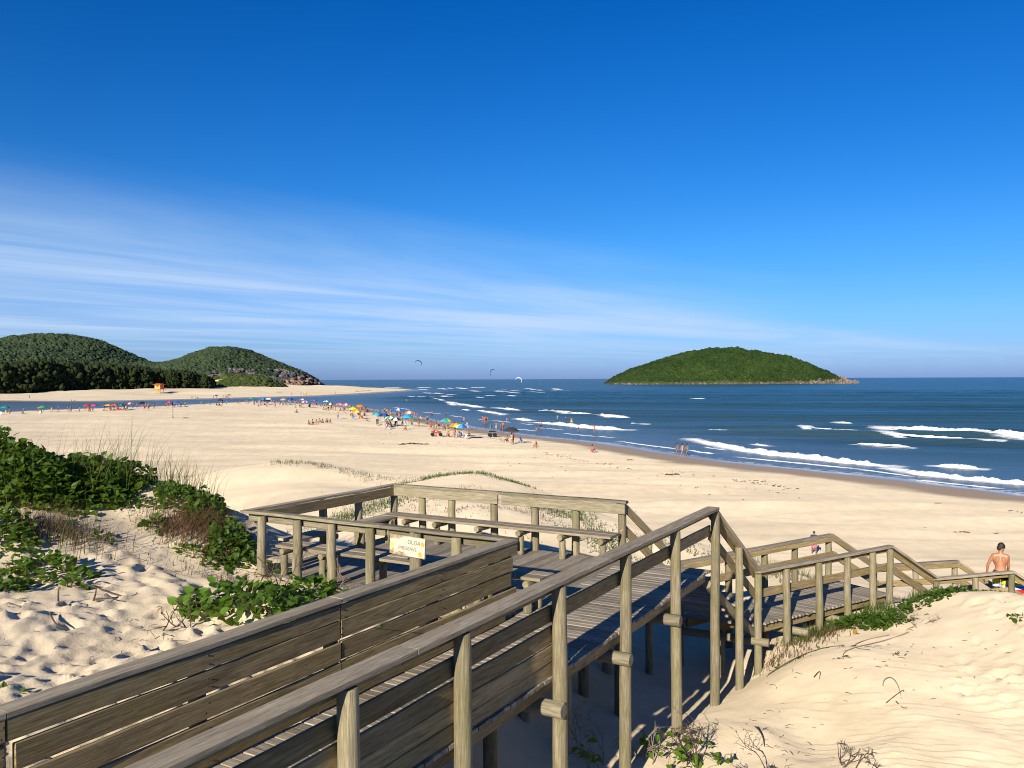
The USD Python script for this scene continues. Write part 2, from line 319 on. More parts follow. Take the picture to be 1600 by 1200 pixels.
# ------------------------------------------------------------------ layout of the boardwalk (u across to the right, v along it)
TH = math.radians(30.0)
dv, du = np.array([math.sin(TH), math.cos(TH)]), np.array([math.cos(TH), -math.sin(TH)])
DECK = 6.93
def uv(u, v, z=None):
    p = du * u + dv * v
    return np.array([p[0], p[1]]) if z is None else np.array([p[0], p[1], z])
def to_uv(x, y):
    return x * du[0] + y * du[1], x * dv[0] + y * dv[1]

# ------------------------------------------------------------------ shorelines and ground
def zl(pts, z=0.0): return [tuple(at_z(px, py, z)[:2]) for px, py in pts]
near_edge = [(420, -260), (150, -8)] + zl([(1600, 772), (1480, 757), (1390, 745), (1300, 737), (1200, 727), (1100, 716), (1065, 711), (1000, 700), (960, 693), (900, 687), (850, 682),
             (800, 676), (740, 667), (700, 660), (660, 652), (620, 645), (575, 638), (530, 633), (450, 629), (400, 627), (350, 629.5), (300, 632), (200, 637), (100, 641), (0, 645)]) + [(-235, 243), (-420, 225), (-900, 210)]
far_edge = [(-900, 400)] + zl([(0, 627.3), (60, 628), (100, 628.3), (150, 628), (200, 626.8), (300, 624.6), (400, 621.8), (500, 619.2), (560, 616), (600, 613.5), (640, 611), (655, 609.5), (640, 608), (600, 606.5), (560, 605.5), (510, 604.3), (478, 603.0)]) + [(-480, 1420), (-900, 1420)]
near_poly = shapely.Polygon(near_edge + [(-900, -600), (420, -600)])
far_poly = shapely.Polygon(far_edge)
def densify(e):
    return shapely.get_coordinates(shapely.segmentize(shapely.LineString(e), 1.5))
_nt, _ft = cKDTree(densify(near_edge)), cKDTree(densify(far_edge))
def shore_dist(x, y):
    """Signed distances (land positive) to the near beach and the far spit."""
    p = np.stack([x, y], -1)
    out = []
    for t, poly in ((_nt, near_poly), (_ft, far_poly)):
        d = t.query(p)[0]
        out.append(np.where(shapely.contains_xy(poly, x, y), d, -d))
    return out
def far_z(x, y, det=True):
    a, b = shore_dist(x, y)
    p3 = np.stack([x, y, 0 * x], -1)
    za = np.where(a > 0, 2.0 * (1 - np.exp(-np.maximum(a, 0) / 42)), np.maximum(-5, .05 * a))
    bank = 2.2 * (1 - np.exp(-np.maximum(b, 0) / 40)) + sstep(25, 70, b) * 4.5 * (meshkit.fbm(p3 * .02 + 5, 3, 3) - .3) * sstep(-100, -160, x) 
    zb = np.where(b > 0, bank, np.maximum(-5, .05 * b))
    if det:
        und = (meshkit.fbm(np.stack([x * .045 + y * .012, y * .22, 0 * x], -1), 4, 11) - .5) * 1.3 + (meshkit.fbm(np.stack([x * .22, y * .9, 0 * x], -1), 3, 12) - .5) * .17
        za = za + und * sstep(6, 26, a)
        zb = zb + und * sstep(8, 30, b) * .6
    return np.maximum(za, zb)
B = lambda px, py, y: tuple(at_y(px, py, y))
Z = lambda px, py, z: tuple(at_z(px, py, z))
U = lambda u, v, z: tuple(uv(u, v, z))
CP = [Z(0, 1080, 7.25), Z(120, 1040, 7.18), Z(250, 1010, 7.12), B(60, 960, 9.5), B(0, 900, 11), B(150, 850, 12.5), B(230, 748, 15.5), B(100, 762, 15), B(0, 748, 14.5), B(330, 805, 14.3),
      B(300, 900, 12.3), B(380, 882, 13.3), B(200, 800, 14), B(280, 762, 15.3), (-8, 20, 6.2), (-5.5, 19, 5.8), (-10, 26, 5.4), (-14, 20, 6.6), (-14, 12, 7.9), (-12, 5, 7.5), (-20, 15, 6.5), (-22, 28, 4.5),
      U(-10.3, 9.3, 7.0), U(-8.5, 9.2, 6.9), U(-7, 9.2, 6.75), U(-6.3, 8.8, 6.62), U(-6.1, 7, 6.85), U(-6.1, 5, 7.0), U(-6.2, 3, 7.1), U(-5.3, 9.2, 5.6), U(-5.3, 7, 5.95), U(-5.2, 5, 6.1), U(-5, 2.5, 6.3),
      U(-8, 11, 6.2), U(-10.2, 12, 6.5), U(-6, 12, 5.4), U(-8, 13.6, 5.9), U(-4, 4, 5.35), U(-4, 7, 5.15), U(-3.9, 9.5, 5.0), U(-3.9, 11.3, 4.97), U(-3.9, 13.2, 4.72), U(-2.5, 9, 4.97), U(-2.3, 12, 4.9),
      (4.4, 15.1, 4.62), (4.9, 15.5, 4.98), (5.8, 16.0, 5.1), (6.6, 16.45, 5.2), (7.3, 16.95, 5.33), (7.85, 17.2, 5.4), B(1500, 926, 16), B(1420, 952, 16.2), B(1600, 932, 15.8), B(1720, 950, 15.5),
      B(1600, 1190, 10.2), B(1400, 1180, 10.6), B(1200, 1150, 11.6), B(1300, 1050, 13.2), B(1250, 1035, 14.1), B(1500, 1050, 12.8), B(1400, 1000, 14.6), (6, 4, 5.8), (3, 5, 5.7), (0, 3, 6.4), (10, 8, 5.9), (14, 14, 6.0),
      (15, 5, 6.3), (0, 0, 7.0), (0, -6, 7.4), (-8, -4, 7.5), (8, -6, 7), (-20, -10, 7), (20, -10, 6.6), (0, -25, 6.5), (-25, -30, 6), (25, -30, 6), (28, 10, 4.6), (32, -8, 4.6), (-34, 5, 5.5), (-40, -20, 5.5), (-30, 40, 3),
      (3.1, 15.8, 4.6), (5, 17.5, 4.7), (7, 19, 4.72), (8.5, 19.8, 4.4), (10.5, 20.4, 4.1), (12, 21, 3.7), (9.6, 18.3, 4.75), (11.3, 18.4, 4.75), (13.5, 18, 4.9), (14, 22, 3.3), (18, 20, 3.8),
      B(450, 722, 32), B(540, 738, 31), B(340, 737, 33), B(400, 800, 25), B(400, 850, 21), B(480, 780, 26), B(650, 752, 29), B(700, 741, 30), B(760, 740, 30), B(820, 757, 29), B(700, 790, 23.5), B(760, 800, 22),
      B(600, 760, 29), B(857, 787, 26), B(925, 842, 22.5), B(1000, 868, 22), B(1075, 852, 23), (5, 36, 2.6), (0, 42, 2.5), (10, 33, 2.4), (15, 30, 2.4), (-6, 45, 2.7), (-15, 47, 2.7), (12, 26, 3.4), (6.5, 29.5, 3.7),
      (-12, 41, 3.6), (-7, 41, 3.4), (-2, 39, 3.8), (-20, 40, 3.5), (3, 33, 4.2)]
_ring = []
for az in np.radians(np.arange(-55, 66, 10)):
    for r in (52, 64):
        _ring.append((r * math.sin(az), r * math.cos(az)))
_ring = np.array(_ring)
CP = np.vstack([np.array(CP), np.column_stack([_ring, far_z(_ring[:, 0], _ring[:, 1], False)])])
def _phi(r2): return .5 * r2 * np.log(r2 + 1e-9)
_c = CP[:, :2] / 10.0
_n = len(CP)
_A = np.zeros((_n + 3, _n + 3))
_A[:_n, :_n] = _phi(((_c[:, None] - _c[None]) ** 2).sum(-1)) + np.eye(_n) * 4e-4
_A[:_n, _n] = 1; _A[:_n, _n + 1:] = _c; _A[_n, :_n] = 1; _A[_n + 1:, :_n] = _c.T
_w = np.linalg.solve(_A, np.r_[CP[:, 2], 0, 0, 0])
def near_z(x, y):
    q = np.stack([x, y], -1).reshape(-1, 2) / 10.0
    out = np.empty(len(q))
    for i in range(0, len(q), 40000):
        s = q[i:i + 40000]
        d2 = (s ** 2).sum(1)[:, None] + (_c ** 2).sum(1)[None] - 2 * s @ _c.T
        out[i:i + 40000] = _phi(np.maximum(d2, 0)) @ _w[:_n] + _w[_n] + s @ _w[_n + 1:]
    return out.reshape(np.shape(x))
_fp = np.random.default_rng(21)
def _prints(n, cx, cy, sx, sy, rot, seed):
    r = np.random.default_rng(seed)
    a = r.uniform(-1, 1, (n, 2)) * [sx, sy]
    R = np.array([[math.cos(rot), -math.sin(rot)], [math.sin(rot), math.cos(rot)]])
    return a @ R.T + [cx, cy], r.uniform(0, 2 * math.pi, n), r.uniform(.75, 1.25, n)
PRINTS = [_prints(260, -4.9, 9.0, 3.2, 2.6, -.5, 1), _prints(55, 8.2, 13.6, .7, 2.3, -.6, 2), _prints(40, 9.6, 14, 1.3, 1.6, 0, 3)]
def footprints(x, y):
    out = np.zeros_like(x)
    for (c, rot, sc) in PRINTS:
        bb = (x > c[:, 0].min() - 1) & (x < c[:, 0].max() + 1) & (y > c[:, 1].min() - 1) & (y < c[:, 1].max() + 1)
        if not bb.any(): continue
        xs, ys = x[bb], y[bb]
        acc = np.zeros_like(xs)
        tr = cKDTree(np.stack([xs, ys], -1))
        for k in range(len(c)):
            idx = tr.query_ball_point(c[k], .55)
            if not idx: continue
            dx, dy = xs[idx] - c[k, 0], ys[idx] - c[k, 1]
            a, b = dx * math.cos(rot[k]) + dy * math.sin(rot[k]), -dx * math.sin(rot[k]) + dy * math.cos(rot[k])
            r = np.sqrt((a / .15) ** 2 + (b / .085) ** 2) / sc[k]
            acc[idx] += (-.030 * np.exp(-r ** 4) + .017 * np.exp(-((r - 1.5) / .45) ** 2)) * (.5 + .8 * (k % 5) / 4)
        out[bb] += acc
    return out
def ground(x, y, fine=True):
    x, y = np.broadcast_arrays(np.asarray(x, float), np.asarray(y, float))
    shp = x.shape; x, y = x.ravel().copy(), y.ravel().copy()
    r = np.hypot(x, y)
    w = np.maximum(sstep(38, 60, r), 0)
    z = np.zeros_like(x)
    n, f = w < 1, w > 0
    if n.any(): 
        xn, yn = x[n], y[n]
        zn = near_z(xn, yn)
        p = np.stack([xn, yn, 0 * xn], -1)
        u, v = to_uv(xn, yn)
        left = sstep(-5.6, -6.6, u) * sstep(-15, -9, xn) * sstep(17.5, 14.5, yn)
        far = sstep(22, 30, yn)
        zn += (meshkit.fbm(p * .55, 3, 31) - .5) * .22 * (1 - .5 * far)
        zn += left * ((meshkit.fbm(p * 1.9, 3, 32) - .5) * .10)
        chop_ = left * sstep(10.6, 8.6, yn + .25 * (xn + 5))
        zn += chop_ * ((1 - np.abs(2 * meshkit.noise(p * 5.2 + 9, 33) - 1)) * .034 + (meshkit.fbm(p * 11, 3, 34) - .5) * .045)
        sl = xn * .77 + yn * .64 + .3 * meshkit.fbm(p * 1.3, 2, 35)
        zn += left * (1 - chop_) * (meshkit.fbm(np.stack([sl * 5.5, (xn * .64 - yn * .77) * 1.1, 0 * xn], -1), 3, 36) - .5) * .055
        right = sstep(-3.6, -2.6, u) * sstep(26, 18, yn)
        rp = xn * .36 + yn * .93 + .35 * (meshkit.fbm(p * .7, 2, 41) - .5) * 2
        ripm = right * sstep(.26, .50, meshkit.fbm(p * .32, 2, 42)) * sstep(15.8, 13.0, yn + .12 * xn)
        ph = rp / .19 * 2 * math.pi
        zn += ripm * .017 * (np.sin(ph) + .35 * np.sin(2 * ph + .6))
        zn += right * (meshkit.fbm(p * 1.7, 3, 43) - .5) * .085
        zn += (1 - far) * (meshkit.fbm(p * 7, 3, 44) - .5) * .026
        if fine: zn += footprints(xn, yn)
        zn += far * (meshkit.fbm(np.stack([xn * .12, yn * .5, 0 * xn], -1), 3, 45) - .5) * .3
        z[n] += zn * (1 - w[n])
    if f.any():
        zf = far_z(x[f], y[f])
        back = sstep(20, -30, y[f]) * 4.5
        z[f] += (np.maximum(zf, 0) * 0 + zf + back * (zf > 1.2)) * w[f]
    return z.reshape(shp)
def gz(x, y): return float(ground(np.array([x]), np.array([y]))[0])

azf = np.arange(-40, 40.01, .235)
az = np.radians(np.r_[np.arange(-180, -41, 6.0), np.arange(-46, -40.2, 2)[0:0], azf, np.arange(44, 176, 6.0)])
az = np.unique(np.round(az, 6))
rr = np.r_[.3, 1.2, 2.2]
r = 3.0
rl = []
while r < 45: rl.append(r); r *= 1.0058
while r < 1600: rl.append(r); r *= 1.0115
rr = np.r_[rr, rl]
A_, R_ = np.meshgrid(az, rr, indexing='ij')
X_, Y_ = R_ * np.sin(A_), R_ * np.cos(A_)
Zg = ground(X_, Y_)
nA, nR = A_.shape
def grid_faces(nA, nR, wrap):
    i, j = np.meshgrid(np.arange(nA if wrap else nA - 1), np.arange(nR - 1), indexing='ij')
    a = (i * nR + j).ravel(); b = (((i + 1) % nA) * nR + j).ravel()
    return np.vstack([np.column_stack([a, a + 1, b + 1]), np.column_stack([a, b + 1, b])])
Fg = grid_faces(nA, nR, True)[:, ::-1]
V = np.column_stack([X_.ravel(), Y_.ravel(), Zg.ravel()])
sand = put('sand_beach', (V, Fg), SAND, smooth=True, kind='structure', label='pale yellow sand of the dunes and the wide beach')

# ------------------------------------------------------------------ sea and its breakers
def pxline(pts, n=60, z=0.0):
    p = np.array(pts, float); t = np.r_[0, np.cumsum(np.hypot(*np.diff(p, axis=0).T))]
    s = np.linspace(0, t[-1], n)
    q = np.column_stack([np.interp(s, t, p[:, 0]), np.interp(s, t, p[:, 1])])
    return np.array([at_z(a, b, z) for a, b in q])
BREAKERS = [  # picture trace at sea level, crest height in metres, depth of the foam behind the front
    ([(1078, 686), (1110, 693), (1140, 700), (1190, 708), (1300, 720), (1392, 729)], .62, 1.6), ([(1393, 732), (1440, 741), (1520, 750), (1640, 759)], .42, 1.3),
    ([(1380, 668), (1430, 671), (1500, 675), (1640, 684)], .85, 2.8), ([(1255, 667), (1340, 675), (1450, 683), (1640, 695)], .36, 1.0), ([(1340, 693), (1380, 696), (1422, 698)], .28, .9),
    ([(1465, 728), (1500, 731), (1531, 733)], .42, 1.1), ([(1306, 660), (1332, 662)], .4, 1.2), ([(836, 660), (880, 664), (940, 670), (980, 672)], .62, 2.0), ([(839, 641.5), (882, 644.5)], .55, 1.8),
    ([(892, 645), (925, 647.5)], .4, 1.5), ([(932, 648.5), (980, 653)], .6, 1.9), ([(694, 627.5), (730, 634), (757, 637)], .6, 2.2), ([(773, 638), (812, 641)], .5, 1.8), ([(810, 654.5), (827, 657)], .55, 1.8),
    ([(759, 643), (767, 644.5), (786, 648)], .45, 1.6), ([(747, 642), (756, 643)], .35, 1.2), ([(722, 640), (733, 641)], .3, 1.2), ([(641, 619.5), (648, 620)], .45, 2), ([(652, 620), (661, 621)], .5, 2), ([(672, 621), (682, 623.5), (694, 626)], .5, 2),
    ([(693, 619.5), (700, 621)], .8, 3), ([(704, 617), (718, 618)], .6, 3), ([(652, 605.5), (672, 606)], .6, 4), ([(600, 606), (628, 606)], .55, 4), ([(686, 607), (698, 608.5)], .9, 4), ([(700, 606.3), (706, 607)], .7, 4), ([(713, 606), (731, 607.8)], 1.0, 4),
    ([(735, 605.5), (760, 606)], .6, 4), ([(734, 610.5), (748, 612)], .7, 4), ([(772, 611), (798, 613.5), (812, 615)], .75, 4), ([(778, 610), (792, 609.5)], .5, 4), ([(800, 610.5), (806, 611)], .6, 4), ([(820, 606.5), (836, 609)], .8, 4),
    ([(855, 610.5), (888, 611)], .55, 3), ([(864, 607.5), (876, 609)], .8, 4), ([(841, 609.5), (846, 609.8)], .5, 3), ([(1084, 623), (1101, 624.5)], .75, 3), ([(1106, 671), (1128, 673)], .2, .8)]
BREAKERS += [([(742, 621), (752, 622)], .45, 2), ([(760, 618.5), (775, 619)], .5, 2.5), ([(700, 631), (712, 633.5)], .3, 1.2), ([(660, 614), (674, 614.5)], .45, 3), ([(678, 614), (690, 615.5)], .5, 3), ([(655, 608.5), (668, 609.5)], .5, 3), ([(612, 608), (634, 609.5)], .45, 3), ([(826, 612), (850, 614)], .5, 3), ([(790, 618), (806, 619)], .4, 2), ([(1500, 690), (1560, 693)], .2, .8), ([(985, 661), (1010, 664)], .2, 1.0), ([(1180, 694), (1200, 696.5)], .2, .8)]
SWASH = [([(965, 689), (1000, 694), (1060, 702)], .06, .7), ([(1075, 703), (1090, 706), (1115, 709)], .08, .6), ([(1150, 714), (1230, 722), (1300, 729), (1345, 733)], .06, .7), ([(1340, 733), (1400, 741), (1430, 745)], .05, .5),
         ([(934, 682), (961, 684)], .05, .6), ([(704, 649.5), (724, 652)], .05, .8), ([(748, 655.5), (762, 656.5)], .05, .7), ([(812, 662), (835, 664)], .05, .6), ([(800, 670), (838, 673)], .05, .6), ([(612, 636), (640, 640)], .05, .9), ([(880, 677), (930, 682)], .05, .6), ([(845, 668.5), (880, 672)], .05, .6), ([(770, 657), (800, 660)], .05, .6), ([(1420, 749), (1500, 757), (1570, 764)], .05, .5), ([(660, 644), (690, 647)], .05, .8), ([(1100, 699), (1135, 703.5)], .05, .6)]
azs = np.radians(np.r_[-62, -52, -45, np.arange(-38, 40.01, .3), 45, 52, 60, 68, 75])
rs_ = [45.0]
while rs_[-1] < 700: rs_.append(rs_[-1] * 1.0062)
while rs_[-1] < 60000: rs_.append(rs_[-1] * 1.09)
A_, R_ = np.meshgrid(azs, np.array(rs_), indexing='ij')
X_, Y_ = R_ * np.sin(A_), R_ * np.cos(A_)
sa, sb = shore_dist(X_.ravel(), Y_.ravel())
sd = np.maximum(sa, sb).reshape(X_.shape)           # negative in the water
p3 = np.stack([X_, Y_, 0 * X_], -1)
warp = (meshkit.fbm(p3 * .012, 3, 51) - .5) * 26
deep = sstep(-6, -60, sd) * sstep(1400, 500, R_)
ph = (-X_ * .32 - Y_ * .95 + warp)
amp = .36 * (.35 + meshkit.fbm(p3 * .02, 2, 52) * 1.3)
lagoon = sstep(-40, -90, X_) * sstep(700, 560, R_)
Zs = deep * (1 - lagoon) * amp * (np.sin(ph * 2 * math.pi / 21) + .45 * np.sin(ph * 2 * math.pi / 9.4 + 1.3) + .5 * (meshkit.fbm(p3 * .25, 3, 53) - .5))
foam = np.zeros_like(X_)
for lines, base in ((BREAKERS, .66), (SWASH, .50)):
    for ln, h, wd in lines:
        c = pxline(ln, max(8, int(np.hypot(ln[-1][0] - ln[0][0], ln[-1][1] - ln[0][1]) / 3)))
        t = cKDTree(c[:, :2])
        bb = (X_ > c[:, 0].min() - 9) & (X_ < c[:, 0].max() + 9) & (Y_ > c[:, 1].min() - 9) & (Y_ < c[:, 1].max() + 9)
        if not bb.any(): continue
        d = t.query(np.stack([X_[bb], Y_[bb]], -1))[0]
        foam[bb] = np.maximum(foam[bb], base * np.exp(-(d / (wd * 1.5 + .7)) ** 2))
foam = np.maximum(foam, .50 * np.exp(-((sd + 1.0) / 1.1) ** 2) * (1 - lagoon))
foam = np.maximum(foam, .36 * sstep(-70, -20, sd) * (1 - lagoon) * sstep(.45, .6, meshkit.fbm(p3 * .03, 2, 55)))
shallow = np.clip(np.exp(sd / 26.0) * .8 * (1 - lagoon) + lagoon * .75 * np.exp(sd / 40.0), 0, 1)
shallow = np.where(sd > 0, .8, np.maximum(shallow, .28 * lagoon + .35 * np.exp(sd / 60.0)))
chop = np.clip(.65 * sstep(-2, -30, sd), .1, 1) * (1 - .55 * lagoon)
Zs = np.where(sd > -.5, Zs - .02, Zs)
F_ = grid_faces(*X_.shape, False)[:, ::-1]
sea = UsdGeom.Xform.Define(stage, numbered('/World', 'sea'))
tag(sea, 'dark blue sea rolling in to the beach with white breakers', kind='structure')
wm = put('water_surface', (np.column_stack([X_.ravel(), Y_.ravel(), Zs.ravel()]), F_), WATER, sea, smooth=True)
for nm_, v_ in (('foam', foam), ('shallow', shallow), ('chop', chop)): primvar(wm, nm_, v_.ravel())
def breaker_mesh(ln, h, wd, seed):
    rs = np.random.default_rng(seed)
    L = np.hypot(ln[-1][0] - ln[0][0], ln[-1][1] - ln[0][1])
    c = pxline(ln, int(max(10, L / 2.2)))
    n = len(c); t = np.gradient(c[:, :2], axis=0); t /= np.linalg.norm(t, axis=1)[:, None]
    nrm = np.column_stack([-t[:, 1], t[:, 0]])                       # away from the beach
    nrm *= np.where((nrm[:, 1] > 0), 1, -1)[:, None]
    s = np.linspace(0, 1, n)
    arc = np.r_[0, np.cumsum(np.linalg.norm(np.diff(c[:, :2], axis=0), axis=1))]
    env = np.clip(np.minimum(s, 1 - s) * 5, 0, 1) ** .7
    lump = meshkit.fbm(np.column_stack([arc * .45 / max(.4, h), 0 * s + seed, 0 * s]), 4, seed)
    env = env * (.5 + lump) 
    prof = np.array([[-.55, -.12], [-.45, .35], [-.25, .8], [0, 1.0], [.3, .72], [.7, .3], [1.1, -.12]])
    V = []
    for i in range(n):
        sway = (meshkit.noise(np.array([[arc[i] * .5, seed, 0.0]]), 5)[0] - .5) * wd * .9
        for k, (a, b) in enumerate(prof):
            jit = rs.normal(0, .10, 2)
            q = c[i, :2] + nrm[i] * ((a + jit[0]) * wd * (.3 + .7 * env[i]) + sway)
            V.append([q[0], q[1], max(-.05, (b + jit[1] * (b > 0)) * h * env[i])])
    m = len(prof)
    F = []
    for i in range(n - 1):
        for k in range(m - 1):
            a, b = i * m + k, (i + 1) * m + k
            F += [[a, b, b + 1], [a, b + 1, a + 1]]
    return np.array(V), np.array(F)
for i, (ln, h, wd) in enumerate(BREAKERS):
    put('breaker', breaker_mesh(ln, h * (.58 if ln[0][1] < 625 else .76), wd * .85, 100 + i), FOAM, sea, smooth=True)
for i, (ln, h, wd) in enumerate(SWASH):
    put('swash_line', breaker_mesh(ln, h, wd * .55, 200 + i), FOAM, sea, smooth=True)

# ------------------------------------------------------------------ hills, island, woods
def crown_mesh(seed, sub=2, rough=.6, flat=.75):
    m = trimesh.creation.icosphere(sub, 1.0)
    v = m.vertices.copy()
    v *= (1 - rough * .5 + rough * 2 * (meshkit.fbm(v * 2.3 + seed * 7, 4, seed) - .3))[:, None]
    v[:, 2] *= flat
    return v, m.faces
def instancer(parent, name, protos, mat, pos, scale, rot, kind='stuff'):
    pi = UsdGeom.PointInstancer.Define(stage, numbered(path_of(parent), name))
    rel = pi.CreatePrototypesRel()
    for k, ms in enumerate(protos):
        x = UsdGeom.Xform.Define(stage, f'{pi.GetPath()}/prototype_{k}')
        usdkit.mesh(stage, f'{x.GetPath()}/crown', ms, mat[k] if isinstance(mat, list) else mat, smooth=True)
        rel.AddTarget(x.GetPath())
    n = len(pos)
    ids = np.arange(n) % len(protos)
    pi.CreateProtoIndicesAttr(Vt.IntArray.FromNumpy(ids.astype(np.int32)))
    pi.CreatePositionsAttr(Vt.Vec3fArray.FromNumpy(np.asarray(pos, np.float32)))
    pi.CreateScalesAttr(Vt.Vec3fArray.FromNumpy(np.asarray(scale, np.float32)))
    pi.CreateOrientationsAttr(Vt.QuathArray([Gf.Quath(math.cos(a / 2), 0, 0, math.sin(a / 2)) for a in rot]))
    tag(pi, kind=kind)
    return pi
def hill(name, label, Yc, prof, W, front, mats, canopy, cr, seed, base_py=None, step=6.0, rocks=None, asym=1.0, dens=1.0, cat=None, kind='structure'):
    """A hill whose crest stands at distance Yc; prof gives its skyline, W its half depth towards us."""
    xs = np.array([at_y(px, py, Yc)[0] for px, py in prof]); hs = np.array([at_y(px, py, Yc)[2] for px, py in prof])
    def H(x, y):
        x, y = np.broadcast_arrays(x, y)
        base = np.interp(x, xs, hs, left=-12, right=-12)
        t = (y - Yc) / np.where(y < Yc, W, W * asym)
        lat = np.stack([x * .012, y * .012, 0 * x], -1)
        prf = np.clip(1 - np.abs(t) ** 1.7, -1, 1)
        bump = (meshkit.fbm(lat, 4, seed) - .5) * np.minimum(base, 60) * .42 * (np.abs(t) > .03) * np.clip(np.abs(t) * 3, 0, 1)
        return np.maximum((base + 8) * prf - 8 + bump, -8)
    X, Y = np.meshgrid(np.arange(xs[0] - 10, xs[-1] + 10, step), np.arange(Yc - W * 1.15, Yc + W * asym * 1.15, step), indexing='ij')
    Zh = H(X, Y)
    root = UsdGeom.Xform.Define(stage, numbered('/World', name)); tag(root, label, cat, None, kind)
    put('slope', (np.column_stack([X.ravel(), Y.ravel(), Zh.ravel()]), grid_faces(*X.shape, False)[:, ::-1]), mats, root, smooth=True)
    rs = np.random.default_rng(seed)
    area = (xs[-1] - xs[0]) * (W * 1.3)
    n = int(dens * area / (cr * cr * .8))
    x, y = rs.uniform(xs[0], xs[-1], n), rs.uniform(Yc - W, Yc + W * .3, n)
    z = H(x, y)
    ok = z > front
    if rocks is not None: ok &= ~rocks(x, y, z)
    x, y, z = x[ok], y[ok], z[ok]
    s = cr * np.clip(np.exp(rs.normal(-.08, .32, len(x))), .4, 1.4) * (.5 + .5 * sstep(front, front + 12, z)) * (.65 + .7 * meshkit.fbm(np.stack([x * .03, y * .03, 0 * x], -1), 2, seed + 5))
    instancer(root, 'tree_canopy', [crown_mesh(seed + k) for k in range(4)], canopy, np.column_stack([x, y, z - s * .08]), np.column_stack([s, s, s * rs.uniform(.5, 1.25, len(x))]), rs.uniform(0, 6.28, len(x)))
    return root, H
def boulders(root, name, pts, sizes, mat, seed, label=None):
    rs = np.random.default_rng(seed); ms = []
    base = [crown_mesh(900 + k, 1, .55, .8) for k in range(5)]
    for p, s in zip(pts, sizes):
        v, f = base[rs.integers(5)]
        ms.append(((v * s * rs.uniform(.6, 1.3, 3)) @ rotz(rs.uniform(0, 6.28)).T + p, f))
    return put(name, join(ms), mat, root, smooth=25, kind='stuff', label=label)

SLOPE_MAT = usdkit.material(stage, '/World/Looks/island_slope', {'geo': ('geometry', {}), 'sp': ('separate_xyz', {}), 'n': ('noise_texture', {'scale': .03, 'detail': 5.0}), 'ad': ('math', {'math_type': 'multiply_add', 'value2': 12.0}), 'm': ('map_range', {'from_min': 6.5, 'from_max': 9.5, 'to_min': 0, 'to_max': 1, 'clamp': True}),
    'mx': ('mix', {'color1': (.085, .065, .05), 'color2': (.045, .075, .018)}), 'p': ('principled_bsdf', {'roughness': .9, 'specular_ior_level': .1})},
    [('geo.position', 'sp.vector'), ('geo.position', 'n.vector'), ('n.fac', 'ad.value1'), ('sp.z', 'ad.value3'), ('ad.value', 'm.value'), ('m.result', 'mx.fac'), ('mx.color', 'p.base_color')], surface='p.BSDF')
ISLE = [(940, 602), (945, 599), (960, 590.5), (985, 579), (1020, 567), (1060, 556), (1075, 551), (1090, 549.5), (1104, 546), (1120, 545), (1136, 547), (1150, 545.5), (1166, 549), (1180, 549), (1200, 554), (1220, 556), (1240, 563), (1255, 569), (1272, 577), (1286, 585), (1298, 592), (1316, 600)]
IYc = 1540
right_tip = at_y(1280, 590, IYc)[0]
isle, Hi = hill('island', 'green wooded island with rocky shore lying offshore', IYc, ISLE, 170, 1.5, SLOPE_MAT, ISLE_LEAF, 3.6, 61, rocks=lambda x, y, z: (z < 1.2 + 6 * meshkit.noise(np.stack([x * .02, y * .02, 0 * x], -1), 9)) | (x > right_tip + 6 * np.sin(y * .05)), asym=.7, dens=1.5)
rs = np.random.default_rng(62)
pts, sz = [], []
ix = np.array([at_y(px, 600, IYc)[0] for px in (950, 1314)])
while len(pts) < 420:
    x = rs.uniform(*ix); y = rs.uniform(IYc - 172, IYc - 90)
    h = float(Hi(np.array(x), np.array(y)))
    lim = 2.0 + 7 * sstep(.55, .95, (x - ix[0]) / (ix[1] - ix[0]))
    if -1.5 < h < lim: pts.append([x, y, h]); sz.append(rs.uniform(.8, 2.4) * (1 + 1.3 * sstep(.6, 1, (x - ix[0]) / (ix[1] - ix[0])) * rs.random()))
boulders(isle, 'shore_rocks', pts, sz, ROCK, 63)
pts, sz = [], []
for k in range(90):
    x = rs.uniform(at_y(1282, 590, IYc)[0], at_y(1316, 590, IYc)[0]); y = rs.uniform(IYc - 130, IYc + 60)
    h = float(Hi(np.array(x), np.array(y)))
    if h > -1: pts.append([x, y, h]); sz.append(rs.uniform(3, 6.5))
boulders(isle, 'point_rocks', pts, sz, ROCK_R, 64)

HILL1 = [(-300, 575), (-200, 556), (-100, 545), (-40, 545), (0, 537), (40, 528), (70, 524.5), (110, 524.5), (150, 531), (180, 543), (210, 559), (225, 566.5), (260, 569), (300, 571), (340, 580), (380, 596)]
hill('hill', 'higher of two wooded hills at the far left', 1750, HILL1, 420, 4, HILL_LEAF, HILL_LEAF, 4.0, 71, step=10, asym=.5, dens=1.0)
HILL2 = [(205, 580), (250, 571), (280, 566), (300, 561), (320, 552), (340, 546), (365, 544.5), (385, 547), (405, 556), (420, 562), (440, 570), (460, 579), (475, 587), (486, 594), (494, 600)]
H2Y = 1350
cx0, cx1 = at_y(398, 590, H2Y)[0], at_y(490, 590, H2Y)[0]
def cliff(x, y, z):
    f = (x - cx0) / (cx1 - cx0)
    n = meshkit.fbm(np.stack([x * .03, y * .03, z * .05], -1), 3, 77)
    return (f > 0) & (z < 26 - 16 * np.abs(f - .35) + 18 * (n - .5)) & (y < H2Y + 20) & (n > .38) | (f > .90)
h2, H2 = hill('headland', 'lower wooded hill ending in a rocky headland at the sea', H2Y, HILL2, 260, 3, HILL_LEAF, HILL_LEAF, 3.0, 72, step=7, asym=.6, rocks=cliff, dens=1.2)
pts, sz, ptr, szr = [], [], [], []
rs = np.random.default_rng(73)
